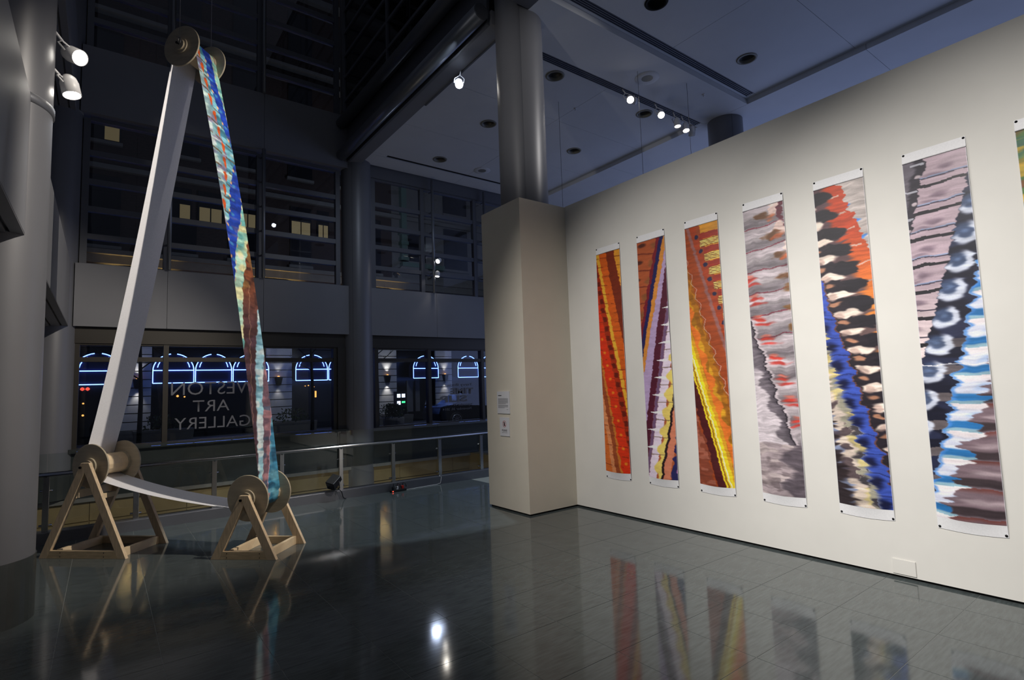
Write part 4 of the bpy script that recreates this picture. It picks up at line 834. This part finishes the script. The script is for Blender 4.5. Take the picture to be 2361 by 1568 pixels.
# entrance doors and glints inside the restaurant
for x0, x1 in ((12.85, 13.2), (13.35, 13.6)): box('door_panel', 'cornice_stone', bld, x0, x1, 0.55, 0.6, 0.5, 2.15)
for x, z, s, m in ((-0.66, 2.1, 0.07, 'signal_red'), (-0.50, 2.1, 0.07, 'signal_red'), (0.35, 1.95, 0.04, 'amber_glow'), (-0.62, 1.55, 0.035, 'amber_glow'), (2.45, 1.72, 0.05, 'amber_glow'), (2.70, 1.68, 0.035, 'amber_glow'), (5.2, 2.1, 0.03, 'amber_glow'), (7.75, 2.02, 0.03, 'amber_glow'), (8.0, 1.95, 0.03, 'amber_glow'), (7.6, 2.0, 0.025, 'amber_glow'), (-0.62, 1.1, 0.04, 'amber_glow')):
    MB().lathe([(0.0, -s), (s*0.8, -s*0.5), (s, 0), (s*0.7, s*0.6), (0, s)], (x, 0.52, z), 10).build('inside_light', m, bld)
box('inside_light', 'amber_glow', bld, 8.05, 8.12, 0.52, 0.55, 1.45, 1.75)
add_light('assumed_facade_uplight', 'AREA', (4.0, 25.3, 6.4), (4.0, 26.2, 8.0), 9, (1.0, 0.66, 0.30), shape='RECTANGLE', size=16, size_y=0.1)  # assumed warm uplights without fixtures, added to light the ledges opposite
add_light('assumed_facade_uplight', 'AREA', (4.0, 25.3, 14.9), (4.0, 26.1, 16.6), 5, (1.0, 0.70, 0.36), shape='RECTANGLE', size=16, size_y=0.1)
add_light('street_fill', 'POINT', (10.0, 18.5, 7.0), (10, 18.5, 0), 420, (0.75, 0.85, 1.0), shadow_soft_size=0.3)  # added fill over the street, no lamp there; lifts the stone piers opposite

def awning(x0, x1):
    a = thing('neon_awning', 'round-headed dark awning outlined in blue-white neon before the restaurant', 'awning', ((x0+x1)/2, 25.35, 0), group='neon outlined awnings')
    w = (x1-x0)/2; n = 16; arch = [(w*math.cos(t), 2.74+0.66*math.sin(t)) for t in np.linspace(0, math.pi, n+1)]
    poly = [(w, 2.30)]+arch+[(-w, 2.30)]
    MB().prism([(p[0]*0.985, p[1]-0.01) for p in poly], 1, 0.03, 0.56).build('canopy', 'awning_cloth', a)
    R = 0.017
    for t0, t1 in ((0.0, 0.45), (0.55, 1.0)): MB().tube([(w*math.cos(t), 0, 2.74+0.66*math.sin(t)) for t in np.linspace(t0*math.pi, t1*math.pi, 10)], R, 8).build('neon_arch', 'neon', a)
    MB().tube([(p[0]*0.80, 0, 2.74+(p[1]-2.74)*0.94) for p in arch[1:6]], R*0.9, 8).build('neon_inner_arc', 'neon', a)
    MB().tube([(p[0]*0.80, 0, 2.74+(p[1]-2.74)*0.94) for p in arch[-6:-1]], R*0.9, 8).build('neon_inner_arc', 'neon', a)
    for z in (2.74, 2.24): MB().tube([(-w, -0.01, z), (w, -0.01, z)], R, 8).build('neon_line', 'neon', a)
    for s in (-1, 1): MB().tube([(s*w, -0.005, 2.24), (s*w, -0.005, 2.74)], R*0.9, 8).build('neon_upright', 'neon', a)
for x0, x1 in ((-0.90, 0.50), (1.51, 2.90), (2.96, 4.28), (4.34, 5.74), (6.88, 8.30), (8.36, 9.8), (12.7, 14.15), (15.37, 16.68), (16.75, 18.1)): awning(x0, x1)
def sconce(x, p, lb):
    s = thing('wall_sconce', lb, 'lamp', (x, 25.8, 2.05))
    MB().lathe([(0.0, 0.0), (0.10, 0.0), (0.12, 0.05), (0.17, 0.32), (0.185, 0.38), (0.16, 0.38), (0.0, 0.34)], n=18).build('shade', 'black_plastic', s)
    MB().lathe([(0.0, 0.36), (0.06, 0.36), (0.05, 0.41), (0.0, 0.43)], n=12).build('bulb', 'amber_glow', s); box('bracket', 'black_plastic', s, -0.03, 0.03, 0.05, 0.14, 0.12, 0.2)
    add_light('sconce_glow', 'SPOT', (x, 25.78, 2.53), (x, 25.86, 3.5), p, (1.0, 0.92, 0.78), spot_size=math.radians(70), spot_blend=0.8, shadow_soft_size=0.05)
    add_light('sconce_glow', 'SPOT', (x, 25.78, 2.0), (x, 25.86, 1.0), p*0.8, (1.0, 0.92, 0.78), spot_size=math.radians(70), spot_blend=0.8, shadow_soft_size=0.05)
for x, p, lb in ((1.05, 26, 'black wall sconce on the stone pier between awnings, by the lettered shop window'), (6.26, 12, 'black wall sconce half behind bare twigs on a stone pier'), (11.48, 44, 'brightest black wall sconce throwing light up and down a pale stone pier'), (14.82, 22, 'black wall sconce on the stone pier behind the dated window')): sconce(x, p, lb)

for x, lb in ((1.05, 'amber uplight on the cornice above the sconce pier by the lettered shop window'), (6.14, 'amber uplight on the cornice above the twig-hidden sconce'), (11.22, 'amber uplight on the cornice above the brightest sconce')):  # lamps assumed from the amber reflections in the floor
    u = thing('cornice_uplight', lb, 'lamp', (x, 25.72, 4.12)); MB().lathe([(0.0, 0.0), (0.08, 0.0), (0.11, 0.14), (0.09, 0.14), (0.08, 0.06), (0.0, 0.06)], n=16).build('housing', 'black_plastic', u); MB().lathe([(0.0, 0.07), (0.07, 0.07), (0.06, 0.15), (0.0, 0.19)], n=14).build('bulb', 'amber_bulb', u)
    box('pilaster', 'rusticated_stone', bld, x-0.45, x+0.45, 0.1, 0.32, 4.12, 6.9)
    add_light('uplight_glow', 'SPOT', (x, 25.72, 4.34), (x, 25.95, 6.2), 520, (1.0, 0.62, 0.18), spot_size=math.radians(60), spot_blend=0.7, shadow_soft_size=0.05)

def shrub(parent, cx, cz, rx, rz, n, seed):
    rnd = random.Random(seed); mb = MB()
    for _ in range(n):
        a = rnd.uniform(0, 6.283); h = rnd.random(); r = rx*math.sqrt(rnd.random())*(1-0.5*h)
        p = Vector((cx+r*math.cos(a), r*0.5*math.sin(a), cz+rz*h)); d = Vector((rnd.uniform(-1, 1), rnd.uniform(-1, 1), rnd.uniform(0.2, 1.2))).normalized()*rnd.uniform(0.08, 0.16); s = d.cross(Vector((rnd.random(), 1, 0.3))).normalized()*0.03
        mb.add([p, p+d*0.5+s, p+d, p+d*0.5-s], [(0, 1, 2, 3)])
    o = mb.build('foliage', 'leaf', parent); o['kind'] = 'stuff'
for x, y, lb in ((6.7, 25.2, 'low concrete planter with a dark shrub under the twig-hidden sconce'), (1.9, 25.2, 'low concrete planter with spiky shrub beside the shop lettering'), (11.4, 25.1, 'low concrete planter below the brightest wall sconce')):
    p = thing('street_planter', lb, 'planter', (x, y, 0.02)); MB().prism([(-0.95, 0.0), (0.95, 0.0), (1.0, 0.42), (-1.0, 0.42)], 1, -0.3, 0.3).build('trough', 'planter_concrete', p, bevel=0.01); shrub(p, 0, 0.38, 0.95, 0.55, 160, int(x*10))
u = thing('plant_urn', 'big dark round urn with a domed shrub on the pavement before the window', 'planter', (7.85, 17.2, -0.02))
MB().lathe([(0.0, 0.0), (0.26, 0.0), (0.34, 0.35), (0.36, 0.75), (0.30, 0.75), (0.0, 0.7)], n=24).build('urn', 'planter_concrete', u); shrub(u, 0, 0.72, 0.36, 0.42, 220, 5)
def tree(x, y, h, lb, seed):
    t = thing('street_tree', lb, 'tree', (x, y, -0.02), group='street trees'); rnd = random.Random(seed)
    MB().tube([(0, 0, 0), (0.03, 0, h*0.3), (-0.02, 0.02, h*0.6), (0.02, 0, h)], [0.075, 0.06, 0.045, 0.012], 10).build('trunk', 'bark', t)
    for k in range(9):
        z = h*(0.42+0.06*k); a = rnd.uniform(0, 6.28); L = rnd.uniform(0.8, 1.5)*(1.1-k*0.06); d = Vector((math.cos(a), 0.4*math.sin(a), rnd.uniform(0.4, 0.9)))
        p = Vector((0, 0, z)); mb = MB().tube([p, p+d*L*0.5, p+d*L+Vector((0, 0, 0.1))], [0.022, 0.014, 0.004], 6)
        for q in range(5):
            b = p+d*L*rnd.uniform(0.3, 0.95); e = Vector((rnd.uniform(-1, 1), rnd.uniform(-0.5, 0.5), rnd.uniform(0.0, 0.9)))*0.4; mb.tube([b, b+e*0.6, b+e], [0.008, 0.005, 0.002], 5)
        mb.build('branch', 'bark', t)
tree(6.05, 20.2, 5.2, 'thin nearly bare street tree before a wall sconce', 3); tree(8.2, 19.4, 5.6, 'thin nearly bare street tree close to the middle column', 8); tree(0.9, 20.6, 5.4, 'thin nearly bare street tree behind the lettered shop window', 12)
k = thing('pay_station', 'street kiosk with glowing white, cyan and green panels', 'kiosk', (9.45, 20.0, -0.02))
box('post', 'black_plastic', k, -0.05, 0.05, 0.0, 0.1, 0.0, 1.05); box('cabinet', 'black_plastic', k, -0.24, 0.24, -0.02, 0.16, 1.0, 1.62)
for x0, z0, m in ((-0.17, 1.38, 'signal_white'), (0.03, 1.38, 'signal_white'), (-0.17, 1.10, 'signal_white'), (0.03, 1.16, 'signal_green')): box('panel_light', m, k, x0, x0+0.14, -0.028, -0.02, z0, z0+(0.14 if m != 'signal_green' else 0.07))
car = thing('parked_car', 'dark parked car with silver wheels at the kerb', 'car', (13.6, 21.2, -0.02))
body = [(-2.15, 0.30), (2.15, 0.30), (2.2, 0.62), (2.0, 0.86), (1.25, 0.94), (0.65, 1.38), (-0.75, 1.42), (-1.45, 0.98), (-2.1, 0.90), (-2.2, 0.6)]
MB().prism(body, 1, -0.82, 0.82).build('body', 'car_paint', car, bevel=0.06)
for poly in ([(0.05, 0.98), (1.10, 0.98), (0.62, 1.32), (0.05, 1.34)], [(-1.25, 1.0), (-0.05, 0.98), (-0.05, 1.34), (-0.72, 1.36)]): MB().prism(poly, 1, -0.835, -0.815).build('side_window', 'dark_pane', car)
for x in (-1.38, 1.36):
    wh = MB().lathe([(0.0, -0.10), (0.24, -0.10), (0.33, -0.08), (0.33, 0.10), (0.0, 0.10)], (x, -0.76, 0.33), 28, (0, 1, 0)).build('wheel', 'tyre', car)
    MB().lathe([(0.20, -0.108), (0.235, -0.108), (0.235, -0.10)], (x, -0.76, 0.33), 28, (0, 1, 0)).build('rim', 'alloy', wh)
    for q in range(10):
        a = q*math.pi/5; MB().beam((x+0.03*math.cos(a), -0.866, 0.33+0.03*math.sin(a)), (x+0.215*math.cos(a), -0.866, 0.33+0.215*math.sin(a)), 0.012, 0.022, (0, 1, 0)).build('spoke', 'alloy', wh)
